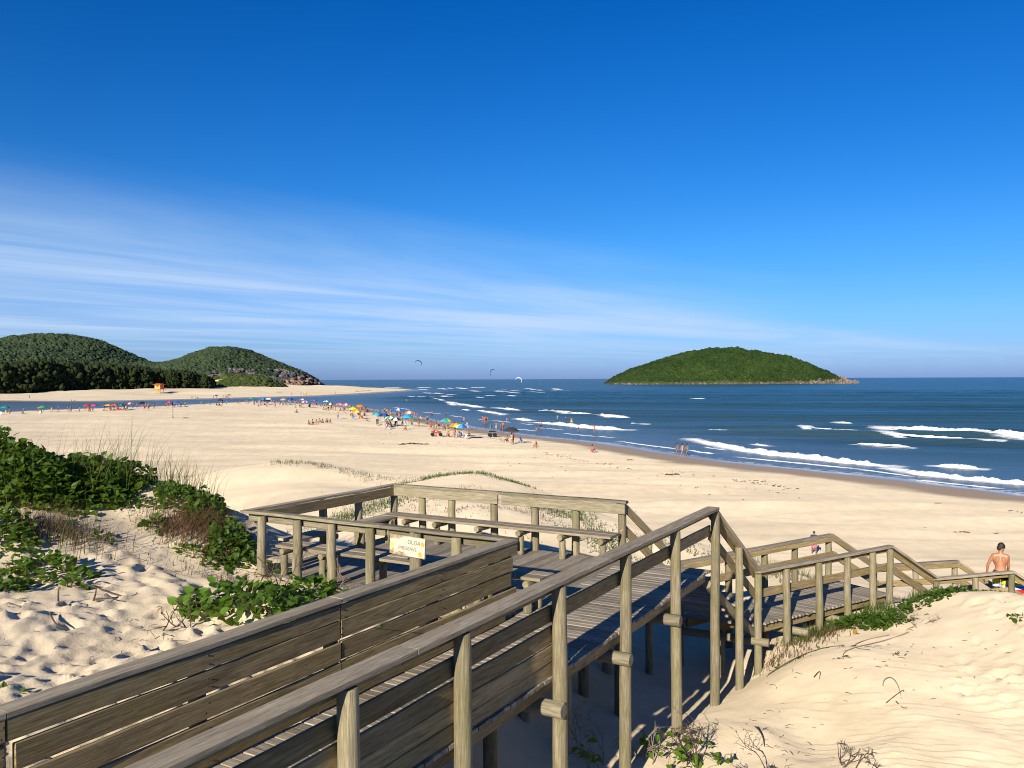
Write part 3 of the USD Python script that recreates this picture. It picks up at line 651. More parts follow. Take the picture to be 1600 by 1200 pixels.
for k in range(9000):
    x, y = rs.uniform(cx0 - 8, cx1 + 6), rs.uniform(H2Y - 262, H2Y + 20)
    if len(pts) > 420: break
    h = float(H2(np.array(x), np.array(y)))
    if h > -1.5 and cliff(np.array([x]), np.array([y]), np.array([h]))[0]:
        (ptr if x > cx0 + .86 * (cx1 - cx0) else pts).append([x, y, h]); (szr if x > cx0 + .86 * (cx1 - cx0) else sz).append(rs.uniform(1.8, 5.0))
boulders(h2, 'cliff_rocks', pts, sz, ROCK_D, 74)
boulders(h2, 'reddish_rocks', ptr, szr, ROCK_R, 75)
SCR = [(275, 604), (300, 600), (325, 594), (350, 590), (372, 588.5), (400, 588), (420, 593), (436, 600), (446, 606)]
def gully(x, y, z):
    return meshkit.fbm(np.stack([x * .05, y * .05, 0 * x], -1), 3, 79) > .58 - .0 * x
hill('scrub_hill', 'low scrub covered sandy rise behind the far beach', 800, SCR, 70, 1.5, SAND, SCRUB_LEAF, 3.0, 78, step=4, asym=1, rocks=lambda x, y, z: gully(x, y, z) & (x < at_y(372, 590, 800)[0]), dens=1.9)

# the dark wood of slender trees behind the far bank: a far-off mass
def wood_tree(seed):
    rs = np.random.default_rng(seed); ms = []
    ms.append(tube([[0, 0, -1], [0.01, 0, .5], [0, 0.01, .95]], [.018, .014, .004], 5))
    for k in range(70):
        h = .10 + .90 * rs.random() ** .85
        wdt = .30 * (1 - h) ** .5 * 1.25 + .03
        a = rs.uniform(0, 6.28); rad = wdt * rs.uniform(.3, 1.0)
        v, f = crown_mesh(seed * 50 + k % 6, 1, .9, 1.3)
        ms.append((v * rs.uniform(.035, .08) * [1, 1, 1.2] + [rad * math.cos(a), rad * math.sin(a), h], f))
    return join(ms)
rs = np.random.default_rng(81)
pos, sc = [], []
edge_px = np.array([(-60, 616), (0, 613.5), (40, 610.5), (70, 606.5), (100, 608), (150, 607.5), (200, 606.5), (230, 605), (262, 603), (300, 602), (335, 600)])
top_px = np.array([(-60, 570), (0, 569), (60, 564), (110, 566), (150, 570), (190, 570), (230, 573), (260, 578), (300, 580), (335, 590)])
for k in range(2400):
    px = rs.uniform(-60, 332)
    d = 520 + 130 * rs.random() ** 1.4 + .42 * max(px, 0)
    py = np.interp(px, edge_px[:, 0], edge_px[:, 1])
    zb = gz(*at_y(px, py, d)[:2]); x = at_y(px, py, d)[0]
    ztop = at_y(px, np.interp(px, top_px[:, 0], top_px[:, 1]), 540 + .42 * max(px, 0))[2]
    h = max(4, (ztop - zb)) * rs.uniform(.50, 1.0) * (.6 if k % 7 == 0 else 1)
    pos.append([x, d, zb - .4]); w = h * rs.uniform(.8, 1.6); sc.append([w, w, h])
wood_ = instancer(None, 'pine_wood', [wood_tree(k) for k in (1, 2, 3)], PINE_LEAF, pos, sc, rs.uniform(0, 6.28, len(pos)))
tag(wood_, 'dark wood of slender trees below the hills', None, None, 'stuff')

# ------------------------------------------------------------------ boardwalk
UL, UR, V0, V1 = -5.40, -3.98, 0.6, 13.2
def vR(px, u=-3.92):
    k = (px - 800) / FPX; return -u * (.5 * k + .866) / (.5 - .866 * k)
def u_at(px, v):
    k = (px - 800) / FPX; return v * (.866 * k - .5) / (.866 + .5 * k)
walk = thing('boardwalk', 'weathered grey plank boardwalk running from the dune down to the stairs', 'boardwalk')
v = V0
while v < V1 - .06:
    w = .115 + rng.uniform(-.006, .006)
    j = rng.normal(0, .004, 2)
    board('plank', U(UL - .02 + j[0], v + w / 2, DECK - .02 + rng.normal(0, .0025)), U(UR + .02 + j[1], v + w / 2, DECK - .02 + rng.normal(0, .0025)), w - .009, .038, W_PLANK, walk, jit=.0012, seg=1)
    v += w
for u in (UL + .12, -4.7, UR - .10):
    for a, b in ((V0, 4.6), (4.61, 8.9), (8.91, V1)):
        board('joist', U(u, a, DECK - .125), U(u, b, DECK - .125), .06, .165, W_BOARD, walk)
RPOST = [1.2, 2.85, vR(538), vR(718), vR(870), vR(975), vR(1053), vR(1116)]
LPOST = [1.2, 2.93, 4.5, 6.05, 7.7, 9.35]
for vv in RPOST[:-1]:
    M, L = frame(U(UL - .25, vv - .145, DECK - .285 + rng.normal(0, .01)), U(UR + .20, vv - .145, DECK - .285 + rng.normal(0, .01)))
    put('cross_log', log_mesh(L, .075, .08, 14, 4, .003), W_RAIL, walk, M, smooth=35)
for vv in RPOST[2:-1]:
    for uu in (-5.34, -4.75):
        g = uv(uu, vv + .02)
        log('support_post', (g[0], g[1], gz(*g) - .4), (g[0], g[1], DECK - .22), .085, .08, W_POST, walk)

def gpost(parent, xy, ztop, r=.072, lean=.012, name='post', mat=None):
    a, b = rng.normal(0, lean, 2)
    zg = gz(xy[0], xy[1])
    return log(name, (xy[0] + a, xy[1] + b, zg - .35), (xy[0], xy[1], ztop), r * 1.06, r * .96, mat or W_POST, parent, n=16, jit=.006, seg=6)
def cap(parent, p, q, w=.15, t=.05, name='cap_rail', mat=None, upv=(0, 0, 1)):
    return board(name, p, q, w, t, mat or W_CAP, parent, upv, jit=.003, seg=4)

# left plank parapet (posts behind, boards on the walkway side)
lp = thing('plank_parapet', 'brown plank parapet with the pale cap along the left edge of the boardwalk', 'railing')
for vv in LPOST:
    gpost(lp, uv(UL - .10, vv), DECK + .93)
for a, b in ((0.7, 2.945), (2.95, 6.05), (6.055, 9.42)):
    cap(lp, U(UL - .045, a, DECK + .975), U(UL - .045, b, DECK + .975), .17, .045)
    ztops = [(.945, .145), (.785, .175), (.59, .175), (.39, .18), (.185, .17)]
    for i, (zt, hh) in enumerate(ztops):
        j1, j2 = rng.normal(0, .006, 2)
        aa = a + (.06 if i and a < 2.95 and False else 0) + rng.uniform(0, .008) + (.05 if i and 2.9 < a < 3 else 0); bb = b - rng.uniform(0, .012)
        if b > 9: bb = b - [0.0, .12, .16, .03, .3][i]
        board('plank', U(UL + .012 + rng.normal(0, .004), aa, DECK + zt - hh / 2 + j1), U(UL + .012 + rng.normal(0, .004), bb, DECK + zt - hh / 2 + j2), .035, hh, W_BOARD, lp, jit=.004, seg=5, upv=(0, 0, 1))
nm = []
for vv in LPOST:
    for zt in (.905, .835, .72, .66, .53, .46, .33, .26, .13, .07):
        d = trimesh.creation.cylinder(.0075, .006, sections=6).vertices; f_ = trimesh.creation.cylinder(.0075, .006, sections=6).faces
        c_ = U(UL + .031, vv + rng.normal(0, .012), DECK + zt)
        nm.append((d @ np.array([[0, 0, 1], [0, 1, 0], [1, 0, 0]]).T @ np.array([[du[0], -du[1], 0], [du[1], du[0], 0], [0, 0, 1]]).T + c_, f_[:, ::-1]))
put('nail_heads', join(nm), P('rusty_nail', (.06, .035, .022), .8, .3), lp, kind='stuff')
# right plank parapet and the open rail beyond it
rp = thing('plank_parapet', 'nearest plank parapet with round posts outside, open rail towards the stairs', 'railing')
for vv in RPOST:
    gpost(rp, uv(UR + .075, vv), DECK + (.93 if vv != RPOST[-1] else .93), .08 if vv < 8 else .074)
for a, b in ((0.7, 5.2), (5.205, RPOST[4] + 1.2), (RPOST[4] + 1.205, V1 + .10)):
    cap(rp, U(UR + .035, a, DECK + .975), U(UR + .035, b, DECK + .975), .20, .05)
    board('rail_board', U(UR - .035, a, DECK + .895), U(UR - .035, b, DECK + .895), .035, .105, W_BOARD, rp, jit=.003, seg=4)
for a, b in ((0.7, RPOST[2] + .02), (RPOST[2] + .025, RPOST[4] + .03)):
    for i, (zt, hh) in enumerate([(.705, .17), (.515, .175), (.325, .165), (.15, .145)]):
        j1, j2 = rng.normal(0, .007, 2)
        board('plank', U(UR - .022 + rng.normal(0, .003), a, DECK + zt - hh / 2 + j1), U(UR - .022 + rng.normal(0, .003), b - rng.uniform(0, .01), DECK + zt - hh / 2 + j2), .034, hh, W_BOARD, rp, jit=.004, seg=6)
for a, b in ((RPOST[4] + .04, RPOST[6] + .02), (RPOST[6] + .025, RPOST[7])):
    board('mid_rail', U(UR - .022, a, DECK + .62), U(UR - .022, b, DECK + .62), .035, .17, W_BOARD, rp, jit=.003, seg=4)

# ------------------------------------------------------------------ viewing deck
PU0, PU1, PV0, PV1 = -10.35, -5.43, 9.5, 13.2
vd = thing('viewing_deck', 'square weathered plank deck for looking out over the beach', 'deck')
u = PU0
while u < PU1 - .05:
    w = .118 + rng.uniform(-.005, .005)
    board('plank', U(u + w / 2, PV0 - .04 + rng.normal(0, .012), DECK - .02 + rng.normal(0, .002)), U(u + w / 2, PV1 + .04 + rng.normal(0, .012), DECK - .02 + rng.normal(0, .002)), w - .010, .038, W_PLANK, vd, jit=.0012, seg=1)
    u += w
for vv in (PV0 + .1, 10.7, 11.9, PV1 - .1):
    board('joist', U(PU0, vv, DECK - .125), U(PU1, vv, DECK - .125), .06, .165, W_BOARD, vd)
board('edge_board', U(PU0 - .02, PV0 - .075, DECK - .11), U(PU1, PV0 - .075, DECK - .11), .034, .15, W_RAIL, vd)
board('edge_board', U(PU0 - .02, PV1 + .075, DECK - .11), U(PU1, PV1 + .075, DECK - .11), .034, .15, W_RAIL, vd)
for uu in (-9.6, -8.2, -6.8, -5.7):
    for vv in (PV0 + .15, 11.4, PV1 - .15):
        g = uv(uu, vv)
        log('support_post', (g[0], g[1], gz(*g) - .4), (g[0], g[1], DECK - .21), .08, .075, W_POST, vd, n=10)

FP = [u_at(p, PV0 - .07) for p in (408, 463, 516, 577, 650, 712)]
BP = [u_at(p, PV1 + .03) for p in (658, 705, 770, 834, 898)]
def side_v(px, u=PU0):
    k = (px - 800) / FPX; return -u * (.5 * k + .866) / (.5 - .866 * k)
SP = [side_v(507), side_v(562)]
fr = thing('deck_railing', 'front railing of the viewing deck, the one that carries the sign', 'railing')
for uu in FP: gpost(fr, uv(uu, PV0 - .07), DECK + .93)
gpost(fr, uv(PU1 - .12, PV0 - .07), DECK + .93)
for a, b in ((PU0 - .07, -7.6), (-7.595, PU1 + .03)):
    cap(fr, U(a, PV0 - .05, DECK + .975), U(b, PV0 - .05, DECK + .975), .15, .045, mat=W_RAIL)
    board('rail_board', U(a + .05, PV0 + .025, DECK + .885), U(b, PV0 + .025, DECK + .885), .035, .125, W_RAIL, fr, jit=.003, seg=4)
sr = thing('deck_railing', 'shaded left railing of the viewing deck, nearest the leafy dune', 'railing')
for vv in SP: gpost(sr, uv(PU0 - .05, vv), DECK + .93)
cap(sr, U(PU0 - .02, PV0 + .03, DECK + .976), U(PU0 - .02, PV1 - .06, DECK + .976), .13, .045)
board('rail_board', U(PU0 + .045, PV0 + .05, DECK + .865), U(PU0 + .045, PV1 - .03, DECK + .865), .035, .17, W_BOARD, sr, jit=.003, seg=4)
br = thing('deck_railing', 'sunlit back railing of the viewing deck, facing the sea', 'railing')
for uu in [PU0 - .03] + BP + [-5.50]: gpost(br, uv(uu, PV1 + .05), DECK + .93)
for a, b in ((PU0 - .08, -7.9), (-7.895, -5.40)):
    cap(br, U(a, PV1 + .03, DECK + .975), U(b, PV1 + .03, DECK + .975), .13, .045, mat=W_RAIL)
    board('rail_board', U(a + .07, PV1 - .04, DECK + .865), U(b - .01, PV1 - .04, DECK + .865), .035, .17, W_RAIL, br, jit=.003, seg=4)

# benches along three sides
def bench(label, p, q, inward, supports, legs_at=.34, rear=False):
    """Seat of two boards from p to q (along the rail), lying on short cross logs; inward = direction away from the rail."""
    t = thing('bench', label, 'bench')
    p, q, inn = np.array(p, float), np.array(q, float), np.array(inward, float)
    for i, o in enumerate((.115, .325)):
        a, b = p + inn * o, q + inn * o
        board('seat_board', (*a, DECK + .452 + rng.normal(0, .002)), (*b, DECK + .452 + rng.normal(0, .002)), .20, .042, W_CAP, t, jit=.002, seg=4)
    for s in supports:
        c = p + (q - p) * s
        a, b = c + inn * .0, c + inn * .45
        log('cross_log', (*a, DECK + .375), (*b, DECK + .375), .052, .055, W_POST, t, n=12)
        g = c + inn * legs_at
        log('leg', (*g, DECK + .001), (*g, DECK + .325), .06, .056, W_POST, t, n=12)
        g = c + inn * .06
        if rear: log('leg', (*g, DECK + .001), (*g, DECK + .325), .058, .055, W_POST, t, n=12)
    return t
bench('long sunlit bench along the back railing of the viewing deck', uv(PU0 + .08, PV1 - .08), uv(-5.48, PV1 - .08), -dv, [(uu - PU0 - .1) / (4.8) for uu in (*BP, -5.62)])
bench('low bench along the front railing, behind the sign', uv(PU0 + .5, PV0 + .06), uv(-5.12, PV0 + .06), dv, [.03, .20, .40, .60, .79, .955], rear=True)
bench('short bench along the left railing, between the two long benches', uv(PU0 + .08, PV0 + .52), uv(PU0 + .08, PV1 - .55), du, [.06, .36, .66, .94])

# the worn sign
sgn_mat = usdkit.material(stage, '/World/Looks/sign_paint', {
    'tc': ('texture_coordinate', {}), 'sep': ('separate_xyz', {}),
    'mp': ('mapping', {'scale': (6, 1, 14)}), 'n': ('noise_texture', {'scale': 1.0, 'detail': 6.0, 'roughness': .65}),
    'hz': ('math', {'math_type': 'absolute'}), 'hz2': ('map_range', {'from_min': .04, 'from_max': .13, 'to_min': -.16, 'to_max': .10, 'clamp': True}),
    'lx': ('map_range', {'from_min': .08, 'from_max': -.24, 'to_min': -.10, 'to_max': .10, 'clamp': True}), 'ad2': ('math', {'math_type': 'add'}),
    'ad': ('math', {'math_type': 'add'}), 'mr': ('map_range', {'range_type': 'smoothstep', 'from_min': .49, 'from_max': .64, 'to_min': 0, 'to_max': .92, 'clamp': True}),
    'n2': ('noise_texture', {'scale': 24.0, 'detail': 4.0}), 'cr': ('rgb_ramp', {'ramp': [(.35, (.16, .12, .05)), (.65, (.36, .26, .14))]}),
    'mx': ('mix', {'color1': (.50, .45, .34)}), 'p': ('principled_bsdf', {'roughness': .7, 'specular_ior_level': .3})},
    [('tc.object', 'mp.vector'), ('mp.vector', 'n.vector'), ('tc.object', 'sep.vector'), ('sep.z', 'hz.value1'), ('hz.value', 'hz2.value'), ('sep.x', 'lx.value'), ('hz2.result', 'ad2.value1'), ('lx.result', 'ad2.value2'),
     ('n.fac', 'ad.value1'), ('ad2.value', 'ad.value2'), ('ad.value', 'mr.value'), ('tc.object', 'n2.vector'), ('n2.fac', 'cr.fac'), ('mr.result', 'mx.fac'), ('cr.color', 'mx.color2'), ('mx.color', 'p.base_color')], surface='p.BSDF')
us = u_at(637, PV0 - .17)
sg = thing('sign', 'worn white board sign with faded lettering on the front deck railing', 'sign', (*uv(us, PV0 - .185), DECK + .765), -TH)
Rt = np.eye(4); a = math.radians(3.0); Rt[:3, :3] = [[math.cos(a), 0, math.sin(a)], [0, 1, 0], [-math.sin(a), 0, math.cos(a)]]
bm = trimesh.creation.box([.60, .03, .275])
put('board', bm, sgn_mat, sg, Rt)
INK = P('faded_ink', (.10, .085, .06), .8, .2)
def lettering(txt, h, x, z, mat):
    m = meshkit.text_mesh(txt, h, .002)
    v = m.vertices[:, [0, 2, 1]] * [1, -1, 1]
    put('lettering', (v + [x, -.0155, z], m.faces[:, ::-1]), mat, sg, Rt)
lettering('OLGA', .058, .005, .035, INK)
lettering('PRESERVE', .046, -.15, -.055, INK)
OR_ = P('orange_paint', (.62, .30, .06), .7, .2); YE_ = P('yellow_paint', (.66, .50, .10), .7, .2)
for x, z, r, m in ((.262, .06, .03, OR_), (.225, -.085, .034, OR_), (-.262, -.01, .034, YE_), (-.245, -.075, .022, OR_)):
    pts = [[math.cos(t) * r * (1 + .22 * math.sin(5 * t)), math.sin(t) * r * (1 + .22 * math.sin(5 * t))] for t in np.linspace(0, 2 * math.pi, 40, endpoint=False)]
    e = trimesh.creation.extrude_polygon(shapely.Polygon(pts), .002)
    put('painted_flower', (e.vertices[:, [0, 2, 1]] * [1, -1, 1] + [x, -.0153, z], e.faces[:, ::-1]), m, sg, Rt)
log('sign_post', (0.02, .085, -.72), (0.02, .085, .18), .05, .045, W_POST, sg)

# ------------------------------------------------------------------ stairs and lower walkways
L0, R0, L1, R1 = np.array([3.14, 15.8]), np.array([4.4, 15.15]), np.array([7.1, 18.6]), np.array([7.8, 17.35])
L2, R2, L3, R3 = np.array([8.5, 19.5]), np.array([9.22, 18.3]), np.array([10.6, 19.95]), np.array([11.25, 18.9])
L4, R4 = np.array([12.07, 20.5]), np.array([12.75, 19.4])
LT, RT = uv(-5.50, V1 + .02), uv(UR + .02, V1 + .02)
Z1, Z2, Z3, Z4 = DECK, 5.53, 4.63, 3.73
def lerp(a, b, s): return a + (b - a) * s
def stairs(label, La, Ra, Lb, Rb, za, zb, n):
    t = thing('stairs', label, 'stairs')
    for i in range(n):
        s0, s1 = (i + .12) / n, (i + .98) / n
        z = za - (za - zb) * (i + 1) / (n + 1)
        m0, m1 = lerp(La, Lb, (s0 + s1) / 2), lerp(Ra, Rb, (s0 + s1) / 2)
        wdt = np.linalg.norm(lerp(Ra, Rb, s1) - lerp(Ra, Rb, s0)) * 1.12
        ax = (m1 - m0) / np.linalg.norm(m1 - m0)
        pr = np.array([ax[1], -ax[0]]) * (1 if np.dot([ax[1], -ax[0]], lerp(La, Lb, 1) - La) > 0 else -1)
        for k in (-.25, .25):
            o = pr * wdt * k
            board('tread', (*(m0 + o), z - .02), (*(m1 + o), z - .02), wdt * .48, .04, W_PLANK, t, jit=.001, seg=1)
    for A, Bq in ((La, Lb), (Ra, Rb)):
        inn = (La + Lb + Ra + Rb) / 4 - (A + Bq) / 2; inn = inn / np.linalg.norm(inn) * .07
        log('stringer', (*(A + inn), za - .24), (*(Bq + inn), zb - .14), .075, .075, W_RAIL, t, n=10)
    return t
def walkway(label, La, Ra, Lb, Rb, z, posts):
    t = thing('boardwalk', label, 'boardwalk')
    ln = (np.linalg.norm(Lb - La) + np.linalg.norm(Rb - Ra)) / 2
    n = int(ln / .12)
    for i in range(n):
        s = (i + .5) / n
        a, b = lerp(La, Lb, s), lerp(Ra, Rb, s)
        d = (b - a) / np.linalg.norm(b - a) * rng.uniform(-.015, .015)
        board('plank', (*(a + d), z - .02 + rng.normal(0, .002)), (*(b + d), z - .02 + rng.normal(0, .002)), ln / n - .010, .038, W_PLANK, t, jit=.0012, seg=1)
    for s in (.1, .5, .9):
        board('joist', (*lerp(La, Ra, s), z - .125), (*lerp(Lb, Rb, s), z - .125), .06, .165, W_BOARD, t)
    for s in posts:
        a, b = lerp(La, Lb, s), lerp(Ra, Rb, s); e = (b - a) / np.linalg.norm(b - a); f = np.array([-e[1], e[0]])
        f = f if np.dot(f, Lb - La) < 0 else -f
        log('cross_log', (*(a - e * .2 + f * .12), z - .28), (*(b + e * .20 + f * .12), z - .28), .07, .075, W_RAIL, t, n=12)
        c = lerp(a, b, .5)
        if z - .3 - gz(*c) > .15: log('support_post', (*c, gz(*c) - .3), (*c, z - .21), .08, .075, W_POST, t, n=10)
    return t
stairs('upper flight of wooden steps at the end of the main boardwalk', LT, RT, L0, R0, Z1, Z2, 6)
walkway('middle stretch of boardwalk below the upper steps', L0, R0, L1, R1, Z2, [0.02, .3, .62, .98])
stairs('middle flight of wooden steps between the two lower boardwalks', L1, R1, L2, R2, Z2, Z3, 4)
walkway('lowest stretch of boardwalk, where the boy stands', L2, R2, L3, R3, Z3, [.1, .9])
stairs('last flight of wooden steps going down to the beach', L3, R3, L4, R4, Z3, Z4, 4)
def open_rail(label, nodes, posts, mids=True, out=None, mat=None):
    """nodes: (xy, deck z) along the rail; posts: (segment, fraction); out: side of the posts."""
    t = thing('handrail', label, 'railing')
    for i in range(len(nodes) - 1):
        (a, za), (b, zb) = nodes[i], nodes[i + 1]
        d = (b - a) / np.linalg.norm(b - a); nrm = np.array([d[1], -d[0]]) * out
        ext = d * .03
        cap(t, (*(a - ext * 0 + nrm * .03), za + .975), (*(b + ext + nrm * .03), zb + .975), .14, .05, mat=mat)
        board('rail_board', (*(a - nrm * .035), za + .897), (*(b - nrm * .035), zb + .897), .035, .10, W_BOARD, t, jit=.002)
        if mids: board('mid_rail', (*(a - nrm * .022), za + .55), (*(b - nrm * .022), zb + .55), .035, .15, W_BOARD, t, jit=.002)
    for i, s in posts:
        (a, za), (b, zb) = nodes[i], nodes[i + 1]
        d = (b - a) / np.linalg.norm(b - a); nrm = np.array([d[1], -d[0]]) * out
        p = lerp(a, b, s) + nrm * .055
        gpost(t, p, lerp(za, zb, s) + .935 - (.02 if za != zb else 0), .068)
open_rail('right handrail zigzagging down along the lower boardwalks beside the bare dune', [(RT, Z1), (R0, Z2), (R1, Z2), (R2, Z3), (R3, Z3), (R4, Z4)],
          [(0, .52), (1, 0.0), (1, .19), (1, .42), (1, .637), (1, .84), (1, .985), (2, .985), (3, .5), (3, .985), (4, .95)], out=1)
open_rail('left handrail zigzagging down along the lower boardwalks on the sea side', [(LT, Z1), (L0, Z2), (L1, Z2), (L2, Z3), (L3, Z3), (L4, Z4)],
          [(0, .5), (1, 0.02), (1, .3), (1, .53), (1, .74), (1, .985), (2, .97), (3, .48), (3, .985), (4, .95)], out=-1)

# ------------------------------------------------------------------ plants
def leaf_template(fold=.22, droop=.25, wide=.36):
    """A leaf of unit length along +x, folded at the midrib and drooping, 8 triangles."""
    xs = [0, .28, .62, 1.0]; ws = [.05, wide, wide * .85, .0]
    V = []
    for x, w in zip(xs, ws):
        z = -droop * x * x
        V += [[x, w, z + fold * w], [x, 0, z], [x, -w, z + fold * w]]
    F = []
    for i in range(3):
        for k in range(2):
            a = i * 3 + k
            F += [[a, a + 1, a + 4], [a, a + 4, a + 3]]
    F = [f for f in F if not (f == [9, 10, 13])]
    return np.array(V), np.array(F)
LEAF_T = [leaf_template(.25, .25, .36), leaf_template(.1, .45, .40), leaf_template(.4, .1, .32)]
def orient(dirs, roll, rs):
    """Rotation matrices whose x axis is dirs and whose z axis is as upward as roll allows."""
    x = dirs / np.linalg.norm(dirs, axis=1)[:, None]
    z = np.array([0, 0, 1.0]) - x * x[:, 2:3]
    z /= np.linalg.norm(z, axis=1)[:, None] + 1e-9
    y = np.cross(z, x)
    c, s = np.cos(roll)[:, None], np.sin(roll)[:, None]
    y2, z2 = c * y + s * z, -s * y + c * z
    return np.stack([x, y2, z2], -1)
def leaves_mesh(pos, dirs, size, rs):
    n = len(pos)
    Rm = orient(dirs, rs.normal(0, .5, n), rs)
    Vs, Fs, o = [], [], 0
    for k, (tv, tf) in enumerate(LEAF_T):
        idx = np.arange(k, n, len(LEAF_T))
        v = np.einsum('nij,vj->nvi', Rm[idx], tv) * size[idx][:, None, None] + pos[idx][:, None, :]
        f = tf[None] + (np.arange(len(idx)) * len(tv))[:, None, None] + o
        Vs.append(v.reshape(-1, 3)); Fs.append(f.reshape(-1, 3)); o += len(idx) * len(tv)
    return np.vstack(Vs), np.vstack(Fs)
def branch(rs, p, d, L, r, depth, out, spread=.6, kink=.25, grav=0.0, n=5):
    pts = [np.array(p, float)]; d = np.array(d, float); d /= np.linalg.norm(d)
    for i in range(n):
        d = d + rs.normal(0, kink, 3); d[2] -= grav; d /= np.linalg.norm(d)
        pts.append(pts[-1] + d * L / n)
    out.append((pts, r))
    if depth > 0:
        for k in range(rs.integers(2, 4)):
            i = rs.integers(1, n + 1)
            d2 = d + rs.normal(0, spread, 3)
            branch(rs, pts[i], d2, L * rs.uniform(.45, .75), r * .62, depth - 1, out, spread, kink, grav, n)
def twigs_mesh(bs):
    return join([tube(p, np.linspace(r, r * .35, len(p)), 4) for p, r in bs])
def shrub(label, c, rad, n, size, seed, mat=LEAF, group=None, single=0, rz=0.0, name='leafy_shrub', cat='shrub', lump=.45, sink=.12):
    """Low dome of leaves on woody stems; single: how many outer leaves are meshes of their own."""
    rs = np.random.default_rng(seed)
    c = np.array(c, float); zg = gz(*c[:2])
    t = thing(name, label, cat, (c[0], c[1], zg), rz, group)
    a = rs.uniform(0, 2 * math.pi, n); h = rs.uniform(-.05, 1, n)
    q = np.column_stack([np.cos(a) * np.sqrt(1 - np.clip(h, 0, 1) ** 2), np.sin(a) * np.sqrt(1 - np.clip(h, 0, 1) ** 2), h])
    k = (1 - lump) + lump * 2 * meshkit.fbm(q * 2.3 + seed, 3, seed)
    depth = 1 - .5 * rs.random(n) ** 2.2
    p = q * np.array(rad) * (k * depth)[:, None]
    w = rotz(rz) @ np.array([0, 0, 0])
    gx = p @ rotz(rz).T
    p[:, 2] += ground(gx[:, 0] + c[0], gx[:, 1] + c[1], False) - zg - sink + .05
    d = q * [1, 1, .35] + rs.normal(0, .55, (n, 3)) + [0, 0, .12]
    s = size * rs.uniform(.55, 1.25, n)
    if single:
        order = np.argsort(-depth)[:single]
        rest = np.setdiff1d(np.arange(n), order)
        for i in order:
            v, f = leaves_mesh(p[i:i + 1], d[i:i + 1], s[i:i + 1], rs)
            put('leaf', (v, f), LEAF2 if rs.random() < .45 else mat, t, smooth=60)
        p, d, s = p[rest], d[rest], s[rest]
    put('foliage', leaves_mesh(p, d, s, rs), mat, t, kind='stuff')
    bs = []
    for k in range(int(4 + 5 * max(rad[:2]))):
        b = rs.uniform(-.55, .55, 2) * rad[:2]
        g = rotz(rz)[:2, :2] @ b
        z0 = gz(c[0] + g[0], c[1] + g[1]) - zg - .06
        branch(rs, [b[0], b[1], z0], [b[0] * .8, b[1] * .8, rad[2] * 1.1], rad[2] * rs.uniform(.4, .68), .010, 2, bs, .5, .2)
    put('stems', twigs_mesh(bs), TWIG, t, kind='stuff')
    return t
def grass_mesh(pos, hgt, rs, lean=(.25, .1), width=.006, spread=.35):
    n = len(pos)
    a = rs.uniform(0, 2 * math.pi, n)
    ld = np.column_stack([np.cos(a), np.sin(a)]) * rs.uniform(.1, 1, n)[:, None] * spread + np.array(lean)
    sd = np.column_stack([-np.sin(a + .7), np.cos(a + .7), 0 * a])
    V = []
    for t in (0, .4, .75, 1.0):
        c = pos + np.column_stack([ld * (t ** 1.8)[None] if False else ld * t ** 1.8, (t - .25 * t ** 3 * np.linalg.norm(ld, axis=1))[:, None]]) * hgt[:, None]
        w = width * (1 - t * .92)
        V += [c - sd * w, c + sd * w]
    V = np.stack(V, 1)
    T = np.array([[0, 1, 3], [0, 3, 2], [2, 3, 5], [2, 5, 4], [4, 5, 7], [4, 7, 6]])
    return V.reshape(-1, 3), (T[None] + (np.arange(n) * 8)[:, None, None]).reshape(-1, 3)
def tuft(label, c, r, n, h, seed, mat=GRASS, group=None, lean=(.18, .05), spread=.45, width=.005, name='beach_grass', cat='grass tuft'):
    rs = np.random.default_rng(seed)
    zg = gz(*c[:2])
    t = thing(name, label, cat, (c[0], c[1], zg), 0, group)
    p = rs.normal(0, 1, (n, 2)) * np.array(r) * .5
    z = ground(p[:, 0] + c[0], p[:, 1] + c[1], False) - zg - .02
    put('blades', grass_mesh(np.column_stack([p, z]), h * rs.uniform(.45, 1.15, n), rs, lean, width, spread), mat, t, kind='stuff')
    return t
def strip_grass(label, line, wd, n, h, seed, mat, name='dune_grass'):
    """Sparse grass along a dune crest: uncountable."""
    rs = np.random.default_rng(seed)
    ln = np.array(line); s = rs.uniform(0, len(ln) - 1.001, n); i = s.astype(int); f = (s - i)[:, None]
    p = ln[i] * (1 - f) + ln[i + 1] * f
    p = p[:, :2] + rs.normal(0, 1, (n, 2)) * wd
    keep = meshkit.fbm(np.column_stack([p * .9, 0 * s]), 2, seed) > .42
    p = p[keep]
    z = ground(p[:, 0], p[:, 1], False) - .03
    m = put(name, grass_mesh(np.column_stack([p, z]), h * rs.uniform(.4, 1.2, len(p)), rs, (.06, 0), .011, .5), mat, None, kind='stuff', label=label)
    return m
def grd(px, py, y):
    p = at_y(px, py, y); return (p[0], p[1])

# big shrub mass on the left dune: four shrubs growing into one another
shrub('large leafy green shrub at the left edge on the dune crest', grd(10, 720, 13.9), (1.5, .85, .90), 4200, .125, 301, single=30)
shrub('leafy green shrub in the middle of the thicket on the left dune', grd(92, 730, 14.3), (1.2, .75, .74), 3300, .12, 302, single=20)
shrub('leafy green shrub tapering off at the right end of the thicket', grd(160, 735, 14.8), (.85, .6, .54), 2000, .115, 303)
shrub('green shrub low on the left edge, below the thicket and above the bare sand', grd(-8, 828, 12.0), (.6, .5, .42), 620, .11, 304)
shrub('dark leafy shrub beyond the thicket at the far left edge', grd(-60, 735, 14.0), (1.5, .9, .9), 2400, .125, 305)
